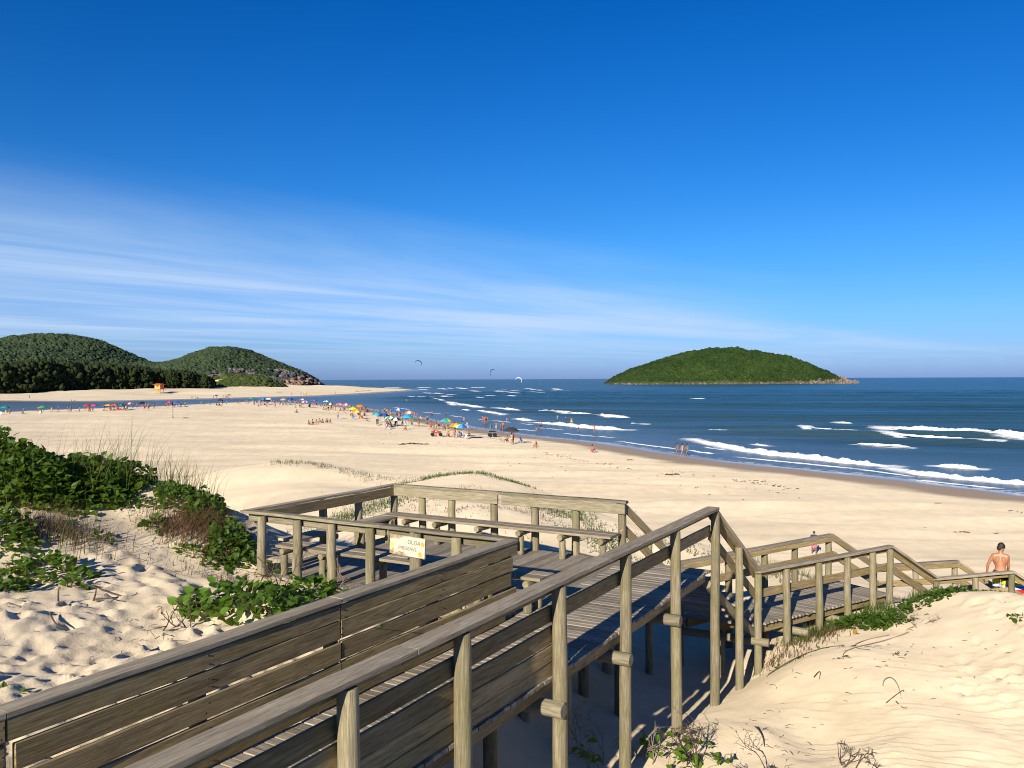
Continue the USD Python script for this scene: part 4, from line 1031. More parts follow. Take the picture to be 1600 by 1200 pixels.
# shrubs running down the ridge towards the deck
shrub('small green shrub at the top of the ridge beside the dry grass', grd(282, 745, 14.6), (.42, .5, .36), 620, .10, 306)
shrub('green shrub halfway down the ridge between the dry grass and the deck', grd(322, 790, 14.3), (.34, .5, .40), 700, .10, 307)
shrub('dark green shrub at the foot of the ridge beside the corner post of the deck', grd(357, 846, 13.5), (.36, .5, .46), 950, .10, 308)
shrub('bright green sprig on the sand left of the foot of the ridge', grd(296, 838, 13.2), (.22, .2, .17), 70, .10, 309, mat=LEAF2)
shrub('small round green sprig on the sand below the ridge', grd(242, 806, 13.6), (.24, .22, .18), 130, .10, 310)
shrub('small leafy sprig near the crest, right of the brown dry grass', grd(213, 770, 14.2), (.28, .2, .16), 110, .10, 311)
shrub('tiny leafy sprig in the middle of the bare sandy slope', grd(161, 813, 12.8), (.18, .15, .17), 70, .09, 312)
shrub('straggling low shrub with bare stems on the sand at the left', grd(70, 860, 11.3), (.65, .42, .30), 420, .11, 313)
shrub('scraggy shrub at the left edge casting a shadow on the sand', grd(2, 885, 10.4), (.35, .35, .26), 170, .10, 314)
shrub('few upright leaves beside the straggling shrub on the sand', grd(112, 890, 10.8), (.2, .16, .2), 60, .10, 315)
shrub('tiny green sprig at the left end of the plank parapet', grd(25, 1096, 7.2), (.34, .12, .08), 90, .06, 316)
# nearest shrub leaning over the parapet: its leaves are single pieces
shrub('nearest broad leaved shrub growing against the outside of the plank parapet', grd(385, 968, 10.0), (1.0, .46, .40), 560, .135, 317, single=250, rz=-.5)
shrub('leafy shrub beside the front posts of the viewing deck', grd(480, 932, 10.9), (.45, .32, .30), 230, .125, 318, single=60)
shrub('low leafy plant by the corner post at the left of the deck', grd(418, 872, 13.3), (.3, .25, .16), 110, .09, 319)
# brown dry grass on the left dune
tuft('patch of brown dry grass below the thicket', grd(90, 800, 12.6), (.9, .5), 520, .42, 331, DRY, spread=1.1)
tuft('patch of brown dry grass on the ridge beside the green shrubs', grd(305, 800, 13.7), (.75, .5), 900, .48, 332, DRY, spread=1.1)
tuft('thin dry grass in the sand above the nearest shrub', grd(330, 870, 12.7), (.9, .4), 160, .20, 333, DRY, spread=1.2)
for i, (px, py, y, n, h, lab) in enumerate([(85, 720, 14.2, 26, 1.2, 'tall thin grass blades rising out of the left part of the thicket'), (135, 712, 14.3, 70, 1.25, 'tall pale grass tuft rising from the middle of the thicket'),
        (178, 730, 14.7, 130, 1.3, 'densest tall grass tuft at the right end of the thicket'), (100, 790, 12.3, 46, .95, 'grass tuft growing in front of the thicket, above the dry patch'),
        (258, 752, 15.2, 110, .8, 'wispy grass tuft on the crest left of the ridge shrubs'), (300, 750, 15.0, 130, .75, 'wispy pale grass behind the ridge shrubs'), (345, 800, 14.0, 40, .6, 'few arching grass blades leaning out over the far dune'), (30, 735, 13.4, 30, 1.2, 'few grass blades at the left edge of the thicket')]):
    tuft(lab, grd(px, py, y), (.55, .4), n, h, 340 + i, GRASS if i != 3 else GRASS_G, spread=.55)
# dune crests in the middle distance
strip_grass('thin grass along the crest of the smooth dune behind the ridge', [at_y(px, py, y) for px, py, y in ((330, 722, 33), (400, 719, 33), (450, 720, 32.3), (500, 727, 32), (560, 737, 31), (640, 752, 30))], .35, 1300, .15, 351, GRASS)
strip_grass('green grass capping the round dune behind the deck', [at_y(px, py, y) for px, py, y in ((636, 756, 29.5), (655, 748, 29.7), (690, 741, 30), (740, 740, 30), (790, 747, 29.5), (825, 762, 28.4))], .30, 2000, .13, 352, GRASS_G)
strip_grass('green creeping grass on the slope behind the left side of the deck', [at_y(px, py, y) for px, py, y in ((495, 808, 22.5), (540, 794, 23), (580, 783, 24), (625, 772, 25))], .40, 2000, .13, 353, GRASS_G)
strip_grass('grass running down the right side of the dune behind the deck', [at_y(px, py, y) for px, py, y in ((850, 786, 26), (880, 800, 25), (930, 835, 22.6), (990, 855, 22), (1080, 852, 23))], .6, 3400, .16, 354, GRASS_G)
strip_grass('sparse dry grass on the face of the dune behind the benches', [at_y(px, py, y) for px, py, y in ((660, 790, 24), (720, 780, 25), (800, 800, 23), (880, 815, 23))], 1.2, 1500, .13, 355, DRY)
strip_grass('grass tussocks on the sand beyond the lower boardwalks', [at_y(px, py, y) for px, py, y in ((1190, 860, 22), (1260, 850, 24), (1340, 880, 22), (1400, 900, 21.5), (1440, 890, 23), (1500, 900, 22.4))], .6, 1500, .34, 356, GRASS)
strip_grass('dry grass along the buried edge of the middle boardwalk', [(4.6, 15.0, 0), (5.4, 15.55, 0), (6.2, 16.1, 0), (7.0, 16.6, 0)], .34, 420, .16, 357, DRY)
for i_, (x_, y_) in enumerate([(4.75, 15.05), (5.2, 15.5), (5.75, 15.8), (6.2, 16.15), (6.75, 16.4)]):
    tuft(['dry grass tuft at the foot of the third lower post', 'dry grass tuft left of the second lower post', 'dry grass tuft right of the second lower post', 'dry grass tuft between two posts of the middle boardwalk', 'dry grass tuft left of the creeper clump'][i_], (x_, y_), (.4, .3), 130, .26, 390 + i_, DRY if i_ % 2 == 0 else GRASS, spread=1.0)
strip_grass('green grass among the posts of the middle boardwalk', [(5.6, 15.8, 0), (6.4, 16.3, 0), (7.4, 16.9, 0), (8.2, 17.2, 0)], .24, 1300, .25, 358, GRASS_G)
# plants on the right dune
shrub('leafy green creeper clump beside the middle boardwalk', grd(1345, 972, 16.1), (.62, .5, .26), 620, .11, 361, name='creeper_clump', cat='creeper')
shrub('green creeper clump lower on the slope of the right dune', grd(1385, 985, 15.5), (.42, .35, .22), 330, .11, 362, name='creeper_clump', cat='creeper')
shrub('green creeper clump along the crest near the lowest boardwalk', grd(1440, 938, 16.4), (.75, .4, .16), 520, .10, 363, name='creeper_clump', cat='creeper')
shrub('green creeper clump in front of the last posts of the boardwalk', grd(1490, 925, 16.9), (.4, .35, .24), 360, .10, 364, name='creeper_clump', cat='creeper')
shrub('green creeper on the dune top below the boy', grd(1565, 922, 16.6), (.75, .35, .14), 380, .10, 365, name='creeper_clump', cat='creeper')
shrub('lone dark green sprig on the bare right dune at the right edge', grd(1588, 995, 14.2), (.2, .16, .12), 46, .10, 366, name='creeper_sprig', cat='creeper')
shrub('pale grey green bush wrapped around the last handrail post', grd(1461, 925, 17.6), (.22, .2, .42), 380, .05, 367, mat=GRASS_G)
for i, (px, py, y, lab) in enumerate([(1215, 1052, 14.3, 'lone creeper leaves lowest on the right dune'), (1218, 1035, 14.6, 'pair of creeper leaves just above the lowest ones'), (1250, 1040, 14.3, 'creeper leaves beside the second lower post'), (1285, 1025, 14.5, 'creeper leaves on the runner below the boardwalk'),
        (1318, 1022, 14.4, 'bright creeper leaves at the end of the runner'), (1313, 1052, 13.7, 'single dark creeper sprig on the open sand'), (1445, 965, 15.4, 'small creeper sprig with bare stems near the crest'), (1405, 1042, 13.5, 'tiny dark sprig in the middle of the right dune')]):
    shrub(lab, grd(px, py, y), (.13, .1, .09), 9, .10, 370 + i, mat=LEAF2 if i in (0, 3, 4) else LEAF, name='creeper_sprig', cat='creeper')
for i, (px, py, y, lab) in enumerate([(1266, 998, 15.4, 'yellowed leaves in the grass beside a lower post'), (1328, 990, 15.3, 'orange withered leaves below the creeper clump')]):
    shrub(lab, grd(px, py, y), (.2, .12, .06), 14, .09, 380 + i, mat=LEAF_Y, name='withered_sprig', cat='creeper')
# runners and dead twigs
def curve_thing(name, label, cat, pxs, r, mat, lift=.02, group=None, z_off=None):
    pts = []
    for k, (px, py, y) in enumerate(pxs):
        p = at_y(px, py, y); g = gz(p[0], p[1]) + lift + (z_off[k] if z_off else 0)
        pts.append([p[0], p[1], g])
    pts = np.array(pts); n = len(pts)
    tt = np.linspace(0, n - 1, n * 5)
    from scipy.interpolate import make_interp_spline
    sm = make_interp_spline(np.arange(n), pts, k=min(3, n - 1))(tt)
    m = put(name, tube(sm, np.linspace(r, r * .4, len(sm)), 5), mat, None, smooth=True)
    tag(m, label, cat, group)
    return m
curve_thing('creeper_runner', 'long bare creeper runner across the sand below the middle boardwalk', 'creeper', [(1200, 1052, 14.3), (1250, 1040, 14.4), (1290, 1026, 14.5), (1320, 1024, 14.4)], .010, TWIG)
curve_thing('creeper_runner', 'bare runner curving down towards the single dark sprig', 'creeper', [(1420, 1000, 14.7), (1370, 1018, 14.4), (1330, 1035, 14.0), (1318, 1060, 13.6)], .010, TWIG_P)
curve_thing('creeper_runner', 'short tangled runner left of the creeper clumps', 'creeper', [(1390, 1008, 14.7), (1350, 1012, 14.6), (1335, 1030, 14.2), (1360, 1042, 13.8)], .008, TWIG_P)
curve_thing('dead_twig', 'arched dead twig in the middle of the right dune', 'twig', [(1380, 1082, 12.5), (1384, 1077, 12.6), (1396, 1079, 12.6), (1408, 1090, 12.2)], .008, TWIG_P, z_off=[0, .035, .035, 0])
curve_thing('dead_twig', 'straight dead twig lying below the arched one', 'twig', [(1385, 1106, 12.1), (1408, 1095, 12.3), (1412, 1094, 12.3)], .008, TWIG)
curve_thing('dead_twig', 'forked little dead twig below the straight one on the right dune', 'twig', [(1400, 1102, 12.1), (1410, 1108, 11.9), (1417, 1110, 11.8)], .008, TWIG)
curve_thing('dead_twig', 'short bent twig on the sand right of the boardwalk posts', 'twig', [(1272, 1085, 13.2), (1281, 1080, 13.3), (1280, 1088, 13.1)], .009, TWIG)
curve_thing('dead_twig', 'curved dead twig on the sand near the bare bush at the bottom', 'twig', [(1180, 1137, 11.6), (1190, 1146, 11.4), (1194, 1156, 11.2)], .011, TWIG, z_off=[.06, .05, 0])
curve_thing('dead_twig', 'upright bent twig on the footprints left of the parapet', 'twig', [(91, 948, 9.9), (92, 932, 9.95), (95, 928, 9.95)], .012, TWIG, z_off=[0, .13, .17])
curve_thing('dead_twig', 'dark twig lying flat at the foot of the upright bent twig', 'twig', [(92, 950, 9.9), (112, 950, 9.9), (138, 951, 9.9)], .011, TWIG)
curve_thing('dead_twig', 'twig with a withered tip standing on the footprinted sand', 'twig', [(146, 940, 10.2), (150, 925, 10.2), (149, 921, 10.2)], .013, TWIG, z_off=[0, .12, .16])
curve_thing('dead_twig', 'long thin twig lying right of the withered tip', 'twig', [(146, 941, 10.2), (165, 938, 10.2), (192, 936, 10.3)], .010, TWIG)
curve_thing('dead_twig', 'dark twig low on the slope near the left parapet', 'twig', [(78, 973, 9.3), (90, 984, 9.1), (107, 987, 9.1)], .011, TWIG, z_off=[.04, .02, 0])
curve_thing('dead_twig', 'long branch on the sand below the straggling shrub', 'twig', [(128, 893, 10.8), (160, 898, 10.7), (190, 902, 10.6), (215, 899, 10.7)], .013, TWIG)
curve_thing('dead_twig', 'bleached stick leaning among the plants at the foot of the ridge', 'twig', [(310, 850, 13.2), (335, 862, 13.1), (356, 868, 13.0)], .035, TWIG_P, lift=.05)
def bare_bush(label, c, h, n, seed, lean, leaves=0, mat=TWIG_P, lmat=LEAF2, spread=.7, name='bare_bush', depth=3, r=.010, leafz=.3, lsize=.11):
    rs = np.random.default_rng(seed); zg = gz(*c)
    t = thing(name, label, 'shrub', (c[0], c[1], zg))
    bs = []
    for k in range(n):
        b = rs.normal(0, .12, 2)
        branch(rs, [b[0], b[1], -.05], [lean[0] + rs.normal(0, spread), lean[1] + rs.normal(0, spread), 1.0], h * rs.uniform(.6, 1.1), r, depth, bs, .7, .22)
    put('twigs', twigs_mesh(bs), mat, t, kind='stuff')
    if leaves:
        cand = np.vstack([np.array(p[1:]) for p, _ in bs]); cand = cand[cand[:, 2] < h * leafz + .1]
        cand = cand[rs.integers(0, len(cand), leaves)]
        d = rs.normal(0, 1, (leaves, 3)) * [1, 1, .4] + [0, 0, -.15]
        for i in range(leaves):
            v, f = leaves_mesh(cand[i:i + 1], d[i:i + 1], np.array([lsize * rs.uniform(.6, 1.3)]), rs)
            put('leaf', (v, f), lmat, t, smooth=60)
    return t
bare_bush('twiggy bush with bright leaves at the foot of the tall posts', grd(1085, 1192, 10.8), .58, 7, 401, (-.1, -.1), 95, TWIG, spread=.8)
bare_bush('thin pale twig bush with yellow green leaves left of the tall post', grd(936, 1205, 10.5), .75, 4, 402, (0, 0), 34, TWIG_P, spread=.35)
bare_bush('leafless brown bush at the bottom edge on the open sand', grd(1190, 1215, 10.3), .42, 6, 403, (.1, 0), 10, TWIG, spread=.9)
bare_bush('dead arching branch leaning against the tall post', grd(1010, 1190, 10.8), .62, 3, 404, (.5, .2), 0, TWIG_P, spread=.6)
bare_bush('leafless little bush at the bottom right of the posts', grd(1330, 1215, 10.2), .36, 4, 405, (.1, 0), 0, TWIG, spread=.6)
bare_bush('bare stems sticking up through the nearest shrub', grd(415, 915, 11.0), .55, 6, 406, (.1, .1), 0, TWIG, spread=.8)
bare_bush('bare twigs trailing onto the sand left of the nearest shrub', grd(285, 975, 9.6), .36, 5, 407, (-.8, 0), 0, TWIG, spread=.7)
bare_bush('pale dead twigs in front of the deck posts', grd(520, 905, 11.6), .35, 5, 408, (.2, 0), 0, TWIG_P, spread=.9)
bare_bush('dead vine climbing the near post of the right parapet', uv(UR + .26, RPOST[3] - .1), .95, 2, 409, (.05, .12), 0, TWIG_P, spread=.12, depth=2, r=.013)
bare_bush('reddish bare stems in the sand of the right dune near the creepers', grd(1425, 985, 15.0), .3, 6, 410, (.2, 0), 0, TWIG_P, spread=.9, depth=2)
# wind-blown bits of dry plant on the sand: uncountable
rs = np.random.default_rng(415); ms = []
for cx_, cy_, sx_, sy_, n_ in ((5.6, 13.6, 1.6, 1.4, 60), (7.5, 12.8, 2.0, 1.6, 34), (-4.6, 9.6, 1.8, 1.6, 60), (-5.6, 13.0, 1.0, .9, 120), (3.6, 11.4, 1.0, .7, 50), (-6.2, 14.3, .7, .5, 90)):
    xy_ = rs.normal(0, .6, (n_, 2)) * [sx_, sy_] + [cx_, cy_]; zz_ = ground(xy_[:, 0], xy_[:, 1])
    for k in range(n_):
        a_ = rs.uniform(0, 6.28); L_ = rs.uniform(.02, .13); d_ = np.array([math.cos(a_), math.sin(a_), rs.uniform(-.1, .2)]) * L_
        p_ = np.array([*xy_[k], zz_[k] + .006]); ms.append(tube([p_, p_ + d_ * .5 + [rs.normal(0, .01), rs.normal(0, .01), .01], p_ + d_], [.003, .004, .002], 3))
put('plant_litter', join(ms), TWIG, None, kind='stuff', label='small dry bits of plant scattered over the dune sand')
# lone vine leaf poking through the parapet
rs = np.random.default_rng(420)
lf = thing('vine_shoot', 'bright green shoot poking through a gap of the plank parapet', 'vine', U(UL + .04, at_y(585, 966, 1)[0] * 0 + 6.55, DECK + .60))
put('stem', tube([[-.03, 0, -.02], [.03, .0, .01], [.07, 0, .02]], [.004, .003, .002], 4), TWIG, lf)
for d, s in (((.6, -.6, .5), .085), ((.9, .2, .3), .075), ((.2, -.9, -.1), .06)):
    put('leaf', leaves_mesh(np.array([[.06, 0, .02]]), np.array([d]), np.array([s]), rs), LEAF2, lf, smooth=60)

# ------------------------------------------------------------------ people
SKIN = P('tanned_skin', (.25, .135, .088), .5, .35, subsurface_weight=.08, subsurface_scale=.01)
SKIN_D = P('brown_skin', (.24, .115, .065), .5, .35)
SKIN_P = P('pale_skin', (.35, .20, .14), .5, .35)
HAIR = P('dark_hair', (.022, .013, .009), .55, .4)
CLOTH = {k: P('cloth_' + k, c, .8, .2) for k, c in dict(black=(.015, .015, .018), navy=(.02, .03, .09), red=(.5, .03, .03), pink=(.62, .12, .22), white=(.75, .75, .74), blue=(.04, .14, .5), yellow=(.72, .52, .03),
         green=(.05, .32, .10), orange=(.72, .22, .03), teal=(.02, .30, .33), purple=(.24, .07, .34), grey=(.12, .12, .125), lime=(.5, .62, .03), peach=(.72, .36, .22), skyblue=(.08, .36, .62), khaki=(.4, .33, .2)).items()}
MF = manifold3d.Manifold
def sph(p, r, n=10, sc=(1, 1, 1)):
    return MF.sphere(r, n).scale(tuple(sc)).translate(tuple(map(float, p)))
def hull(*ms): return MF.batch_hull(list(ms))
def union(ms): return MF.batch_boolean(ms, manifold3d.OpType.Add)
def tri(m):
    a = m.to_mesh(); return trimesh.Trimesh(np.array(a.vert_properties[:, :3]), np.array(a.tri_verts), process=False)
def sag(a, side=0.0):
    """Unit vector: 0 = down, positive swings forward (+y); side leans outward in x."""
    v = np.array([math.sin(side), math.sin(a) * math.cos(side), -math.cos(a) * math.cos(side)]); return v
def figure(H=1.7, legs=((.1, .1, .06), (-.1, .15, .06)), arms=((.1, .15, .25), (-.1, .15, .3)), lean=.03, head=(0, 0), hi=False, female=False, sit=None, stocky=1.0):
    """(body, hair, shorts, top, extras) meshes; feet or seat at z = 0, facing +y. legs/arms: (swing, bend, outward) left, right."""
    k = H / 1.72; n = 16 if hi else 8; sw = .88 if female else 1.0; g = stocky
    hipz = .90
    hip = np.array([0, 0, hipz])
    L = np.array([[1, 0, 0], [0, math.cos(lean), math.sin(lean)], [0, -math.sin(lean), math.cos(lean)]])
    T = lambda x, y, z: hip + L @ np.array([x, y, z])
    parts = []
    flat = (1, .72, 1)
    pel = [sph(hip + [s * .085, 0, 0], .092 * g * (1.08 if female else 1), n, (1, .95, 1)) for s in (-1, 1)]
    waist = sph(T(0, 0, .20), .118 * g * (.92 if female else 1), n, flat)
    chest = [sph(T(s * .085 * sw, .01, .36), .112 * g, n, (1, .88, 1)) for s in (-1, 1)]
    sh = [T(s * .172 * sw * g, -.01, .475) for s in (-1, 1)]
    shs = [sph(p, .056 * g, n) for p in sh]
    nb = sph(T(0, -.01, .50), .062 * g, n)
    parts += [hull(*pel, waist), hull(waist, *chest), hull(*chest, *shs), hull(*shs, nb), hull(*pel)]
    hd = T(0, .015, .695) + [math.sin(head[0]) * .035, .02 * head[1], -.02 * abs(head[1])]
    parts.append(hull(nb, sph(T(0, .0, .59), .050, n)))
    cy, sy, cp, sp = math.cos(head[0]), math.sin(head[0]), math.cos(head[1]), math.sin(head[1])
    Rh = np.array([[cy, sy, 0], [-sy, cy, 0], [0, 0, 1]]) @ np.array([[1, 0, 0], [0, cp, sp], [0, -sp, cp]])
    Hd = lambda x, y, z: hd + Rh @ np.array([x, y, z])
    skull = [sph(Hd(0, -.012, .025), .088, n, (.9, 1.08, 1.08)), sph(Hd(0, .03, -.04), .058, n), sph(Hd(0, .055, -.085), .028, n)]
    parts.append(hull(*skull))
    parts.append(hull(sph(T(0, .0, .58), .048, n), skull[0]))
    if hi:
        parts += [hull(sph(Hd(0, .088, -.012), .011, 8), sph(Hd(0, .103, -.035), .014, 8), sph(Hd(0, .085, -.04), .014, 8))]
        for s in (-1, 1):
            parts += [hull(sph(Hd(s * .079, -.005, .01), .016, 8, (.5, 1, 1)), sph(Hd(s * .086, -.014, -.005), .022, 8, (.4, .8, 1.2)), sph(Hd(s * .078, -.002, -.035), .011, 8))]
            parts += [hull(sph(T(s * .065, -.058, .41), .05, 12), sph(T(s * .085, -.052, .31), .05, 12))]     # shoulder blades
        if female: pass
    if female:
        parts += [sph(T(s * .068, .085, .335), .062, n) for s in (-1, 1)]
    knees, ankles, hips, elbows, wrists = [], [], [], [], []
    for i, s in enumerate((-1, 1)):
        a, b, o = legs[i]
        h = hip + [s * .088, 0, -.02]; kn = h + .42 * sag(a, s * o); an = kn + .41 * sag(a - b, s * o * .4)
        hips.append(h); knees.append(kn); ankles.append(an)
        d = (an - kn); fw_ = np.array([math.sin(o * s * .8), math.cos(min(.5, max(0, b - a)) ), -.0]); fw_ /= np.linalg.norm(fw_)
        if sit: fw_ = np.array([s * .25, .75, .45]) if a > 1.2 and b < .6 else fw_
        parts += [hull(sph(h, .085 * g, n), sph(h * .5 + kn * .5, .072 * g, n), sph(kn, .053 * g, n)), hull(sph(kn, .053 * g, n), sph(kn + .28 * d + [0, -.016, 0], .054 * g, n), sph(an, .036, n)),
                  hull(sph(an, .037, n), sph(an - fw_ * .035 + [0, 0, -.045], .030, n), sph(an + fw_ * .10 + [0, 0, -.05], .030, n), ), hull(sph(an + fw_ * .08 + [0, 0, -.05], .034, n, (1.2, 1, .8)), sph(an + fw_ * .155 + [0, 0, -.062], .020, n, (1.8, 1, .9)))]
        a, b, o = arms[i]
        p = sh[i]; e = p + .285 * sag(a, s * o); w = e + .25 * sag(a + b, s * (o * .3 - .05))
        elbows.append(e); wrists.append(w)
        parts += [hull(sph(p, .052 * g, n), sph(p * .45 + e * .55 , .044 * g, n), sph(e, .036 * g, n)), hull(sph(e, .037 * g, n), sph(e * .7 + w * .3, .037 * g, n), sph(w, .025, n))]
        f = (w - e) / np.linalg.norm(w - e); side = np.cross(f, [s * 1.0, 0, 0]); side /= np.linalg.norm(side) + 1e-9; nrm = np.cross(side, f)
        pc = w + f * .085
        if not hi:
            parts.append(hull(sph(w, .024, n), sph(pc, .030, n, (.7, 1, 1)), sph(w + f * .15, .018, n)))
        else:
            parts.append(hull(sph(w, .024, 10), *[sph(w + f * .088 + side * q, .0125, 8) for q in (-.031, -.010, .011, .031)], sph(w + f * .035 + side * .02, .016, 8), sph(w + f * .035 - side * .02, .015, 8)))
            for q, ln in ((-.031, .060), (-.010, .074), (.011, .080), (.032, .070)):
                b0 = w + f * .088 + side * q; b1 = b0 + (f * .93 - nrm * s * .0 + side * q * .6 + np.array([-s, 0, 0]) * .25) * ln * .5; b2 = b1 + (f * .75 + np.array([-s, 0, 0]) * .6) * ln * .5
                parts += [hull(sph(b0, .0095, 8), sph(b1, .0088, 8)), hull(sph(b1, .0088, 8), sph(b2, .0075, 8))]
            t0 = w + f * .028 + side * .024; t1 = t0 + (side * .75 + f * .65) * .042; t2 = t1 + (side * .25 + f * .95) * .034
            parts += [hull(sph(t0, .013, 8), sph(t1, .0105, 8)), hull(sph(t1, .0105, 8), sph(t2, .0085, 8))]
    body = union(parts)
    if hi: body = body.refine_to_length(.016)
    b = tri(body)
    if hi: trimesh.smoothing.filter_taubin(b, .5, -.53, 8)
    # hair: a cap around the back and top of the skull
    hs = [sph(Hd(0, -.022, .034), .096, n, (.93, 1.06, 1.08))] + ([sph(Hd(0, -.05, -.09), .07, n), sph(T(0, -.09, .45), .05, n)] if female else [sph(Hd(0, -.045, -.035), .068, n)])
    cap_ = union([hs[0], hull(hs[0], hs[1])] + ([hull(hs[1], hs[2])] if female else []))
    fc = hd + Rh @ np.array([0, .165, -.055]); cap_ = cap_ - sph(fc, .118, 20, (1.1, 1, 1.15))
    if hi:
        cap_ = cap_.refine_to_length(.012); hm = tri(cap_)
        hm.vertices += hm.vertex_normals * ((meshkit.fbm(hm.vertices * 45, 3, 5) - .45) * .022)[:, None]
    else: hm = tri(cap_)
    grow = .013
    if female:
        shp = [hull(*[sph(hip + [s * .085, 0, -.015], .098 * g + .008, n, (1, .98, .8)) for s in (-1, 1)], sph(hip + [0, 0, -.09], .06, n))]
        tp = [hull(*[sph(T(s * .068, .088, .335), .066, n) for s in (-1, 1)]), hull(*[sph(T(s * .09, -.02, .33), .112 * g, n, (1, .86, .28)) for s in (-1, 1)])]
    else:
        shp = [hull(*[sph(hip + [s * .085, 0, .02], .092 * g + grow, n, (1, .97, 1)) for s in (-1, 1)])]
        for i in range(2):
            e = hips[i] + (knees[i] - hips[i]) * .82
            shp.append(hull(sph(hips[i] + [0, 0, .02], .098 * g + grow, n), sph(e, .070 * g + grow, n)))
        tp = [hull(*[sph(p, .066 * g, n) for p in sh], nb * 1 if False else sph(T(0, -.01, .485), .075 * g, n), *[sph(T(s * .085, .01, .36), .122 * g, n, (1, .88, 1)) for s in (-1, 1)]), hull(*[sph(T(s * .085, .01, .36), .122 * g, n, (1, .88, 1)) for s in (-1, 1)], sph(T(0, 0, .16), .13 * g, n, flat), sph(T(0, 0, .06), .14 * g, n, flat))]
        for i in range(2): tp.append(hull(sph(sh[i], .064 * g, n), sph(sh[i] * .5 + elbows[i] * .5, .056 * g, n)))
    def fin(ms):
        m = union(ms)
        if hi: m = m.refine_to_length(.02)
        t = tri(m)
        if hi:
            trimesh.smoothing.filter_taubin(t, .5, -.53, 5)
            t.vertices += t.vertex_normals * ((meshkit.fbm(t.vertices * 16, 3, 8) - .4) * .016)[:, None]
        return t
    res = [b, hm, fin(shp), fin(tp)]
    low = b.vertices[:, 2].min()
    for m in res: m.vertices = (m.vertices - [0, 0, low]) * k
    aux = dict(hd=(hd - [0, 0, low]) * k, Rh=Rh, k=k, wrists=[(w - [0, 0, low]) * k for w in wrists], hip=(hip - [0, 0, low]) * k)
    return res, aux
def dress(t, figs, skin, shorts, top, hi=False, hair=HAIR):
    b, hm, sh_, tp = figs
    s = True if hi else 40
    put('body', b, skin, t, smooth=True)
    put('hair', hm, hair, t, smooth=True)
    if shorts is not None: put('shorts', sh_, shorts, t, smooth=True)
    if top is not None: put('top', tp, top, t, smooth=True)
def face(t, aux, child=False):
    hd, Rh, k = aux['hd'], aux['Rh'], aux['k']
    Hd = lambda x, y, z: hd + Rh @ np.array([x, y, z]) * k
    wh, dk, mo = P(f'eye_white_{len(_names)}', (.7, .68, .65), .3), P(f'iris_{len(_names)}', (.02, .012, .008), .2), P(f'lips_{len(_names)}', (.35, .12, .09), .5)
    for s in (-1, 1):
        put('eye', tri(sph(Hd(s * .031, .074, .0), .012 * k, 12, (1.2, .7, .8))), wh, t, smooth=True)
        put('iris', tri(sph(Hd(s * .031, .081, .0), .0065 * k, 10, (1, .6, 1))), dk, t, smooth=True)
        put('eyebrow', tri(hull(sph(Hd(s * .018, .084, .022), .004 * k, 8), sph(Hd(s * .045, .074, .023), .0035 * k, 8))), HAIR, t, smooth=True)
    put('mouth', tri(hull(sph(Hd(-.019, .080, -.068), .005 * k, 8), sph(Hd(0, .088, -.066), .007 * k, 8), sph(Hd(.019, .080, -.068), .005 * k, 8))), mo, t, smooth=True)

# the boy on the lowest boardwalk and his board
BOARDSHORT = usdkit.material(stage, '/World/Looks/striped_shorts', {'tc': ('texture_coordinate', {}), 'sp': ('separate_xyz', {}), 'm': ('map_range', {'from_min': .42, 'from_max': .92, 'to_min': 0, 'to_max': 1, 'clamp': True}),
    'r': ('rgb_ramp', {'interpolate': False, 'ramp': [(0, (.05, .06, .12)), (.16, (.75, .75, .73)), (.22, (.45, .62, .75)), (.28, (.04, .05, .1)), (.31, (.80, .62, .02)), (.52, (.02, .02, .03))]}), 'p': ('principled_bsdf', {'roughness': .75, 'specular_ior_level': .2})},
    [('tc.object', 'sp.vector'), ('sp.z', 'm.value'), ('m.result', 'r.fac'), ('r.color', 'p.base_color')], surface='p.BSDF')
figs, aux = figure(1.50, legs=((.22, .12, .06), (-.12, .2, .06)), arms=((-.08, .30, .46), (.18, .55, .08)), lean=.12, head=(.95, .5), hi=True, stocky=.96)
bxy = np.array([11.33, 19.45])
boy = thing('person', 'bare backed boy in striped swim shorts looking down, on the lowest boardwalk', 'person', (*bxy, Z3 + .002), -math.radians(28))
BOYSKIN = P('sunburnt_skin', (.34, .145, .07), .45, .4)
dress(boy, figs, BOYSKIN, BOARDSHORT, None, True); face(boy, aux)
# bodyboard under his right arm
pts = []
for t_ in np.linspace(0, 1, 40):
    pts.append([t_ * .95, .25 * min(1, 8 * t_ + .55) * (1 - .35 * t_ ** 4) * (1 if t_ < .9 else math.sqrt(max(0, 1 - ((t_ - .9) / .1) ** 2)) * .75 + .25)])
poly = shapely.Polygon(pts + [[x, -y] for x, y in pts[::-1]]).buffer(.02).buffer(-.02)
BBMAT = usdkit.material(stage, '/World/Looks/striped_board', {'tc': ('texture_coordinate', {}), 'sp': ('separate_xyz', {}), 'm': ('map_range', {'from_min': -.25, 'from_max': .25, 'to_min': 0, 'to_max': 1, 'clamp': True}),
    'r': ('rgb_ramp', {'interpolate': False, 'ramp': [(0, (.6, .03, .03)), (.16, (.75, .75, .73)), (.30, (.04, .18, .55)), (.40, (.75, .75, .73)), (.48, (.78, .58, .02))]}), 'p': ('principled_bsdf', {'roughness': .5})},
    [('tc.object', 'sp.vector'), ('sp.y', 'm.value'), ('m.result', 'r.fac'), ('r.color', 'p.base_color')], surface='p.BSDF')
bb = trimesh.creation.extrude_polygon(poly, .05)
wr = rotz(-math.radians(28)) @ aux['wrists'][1] + [*bxy, Z3]
bt = thing('bodyboard', 'striped red, white and blue bodyboard at the right edge, held by the boy', 'bodyboard', (12.30, 19.55, 5.08), -math.radians(8))
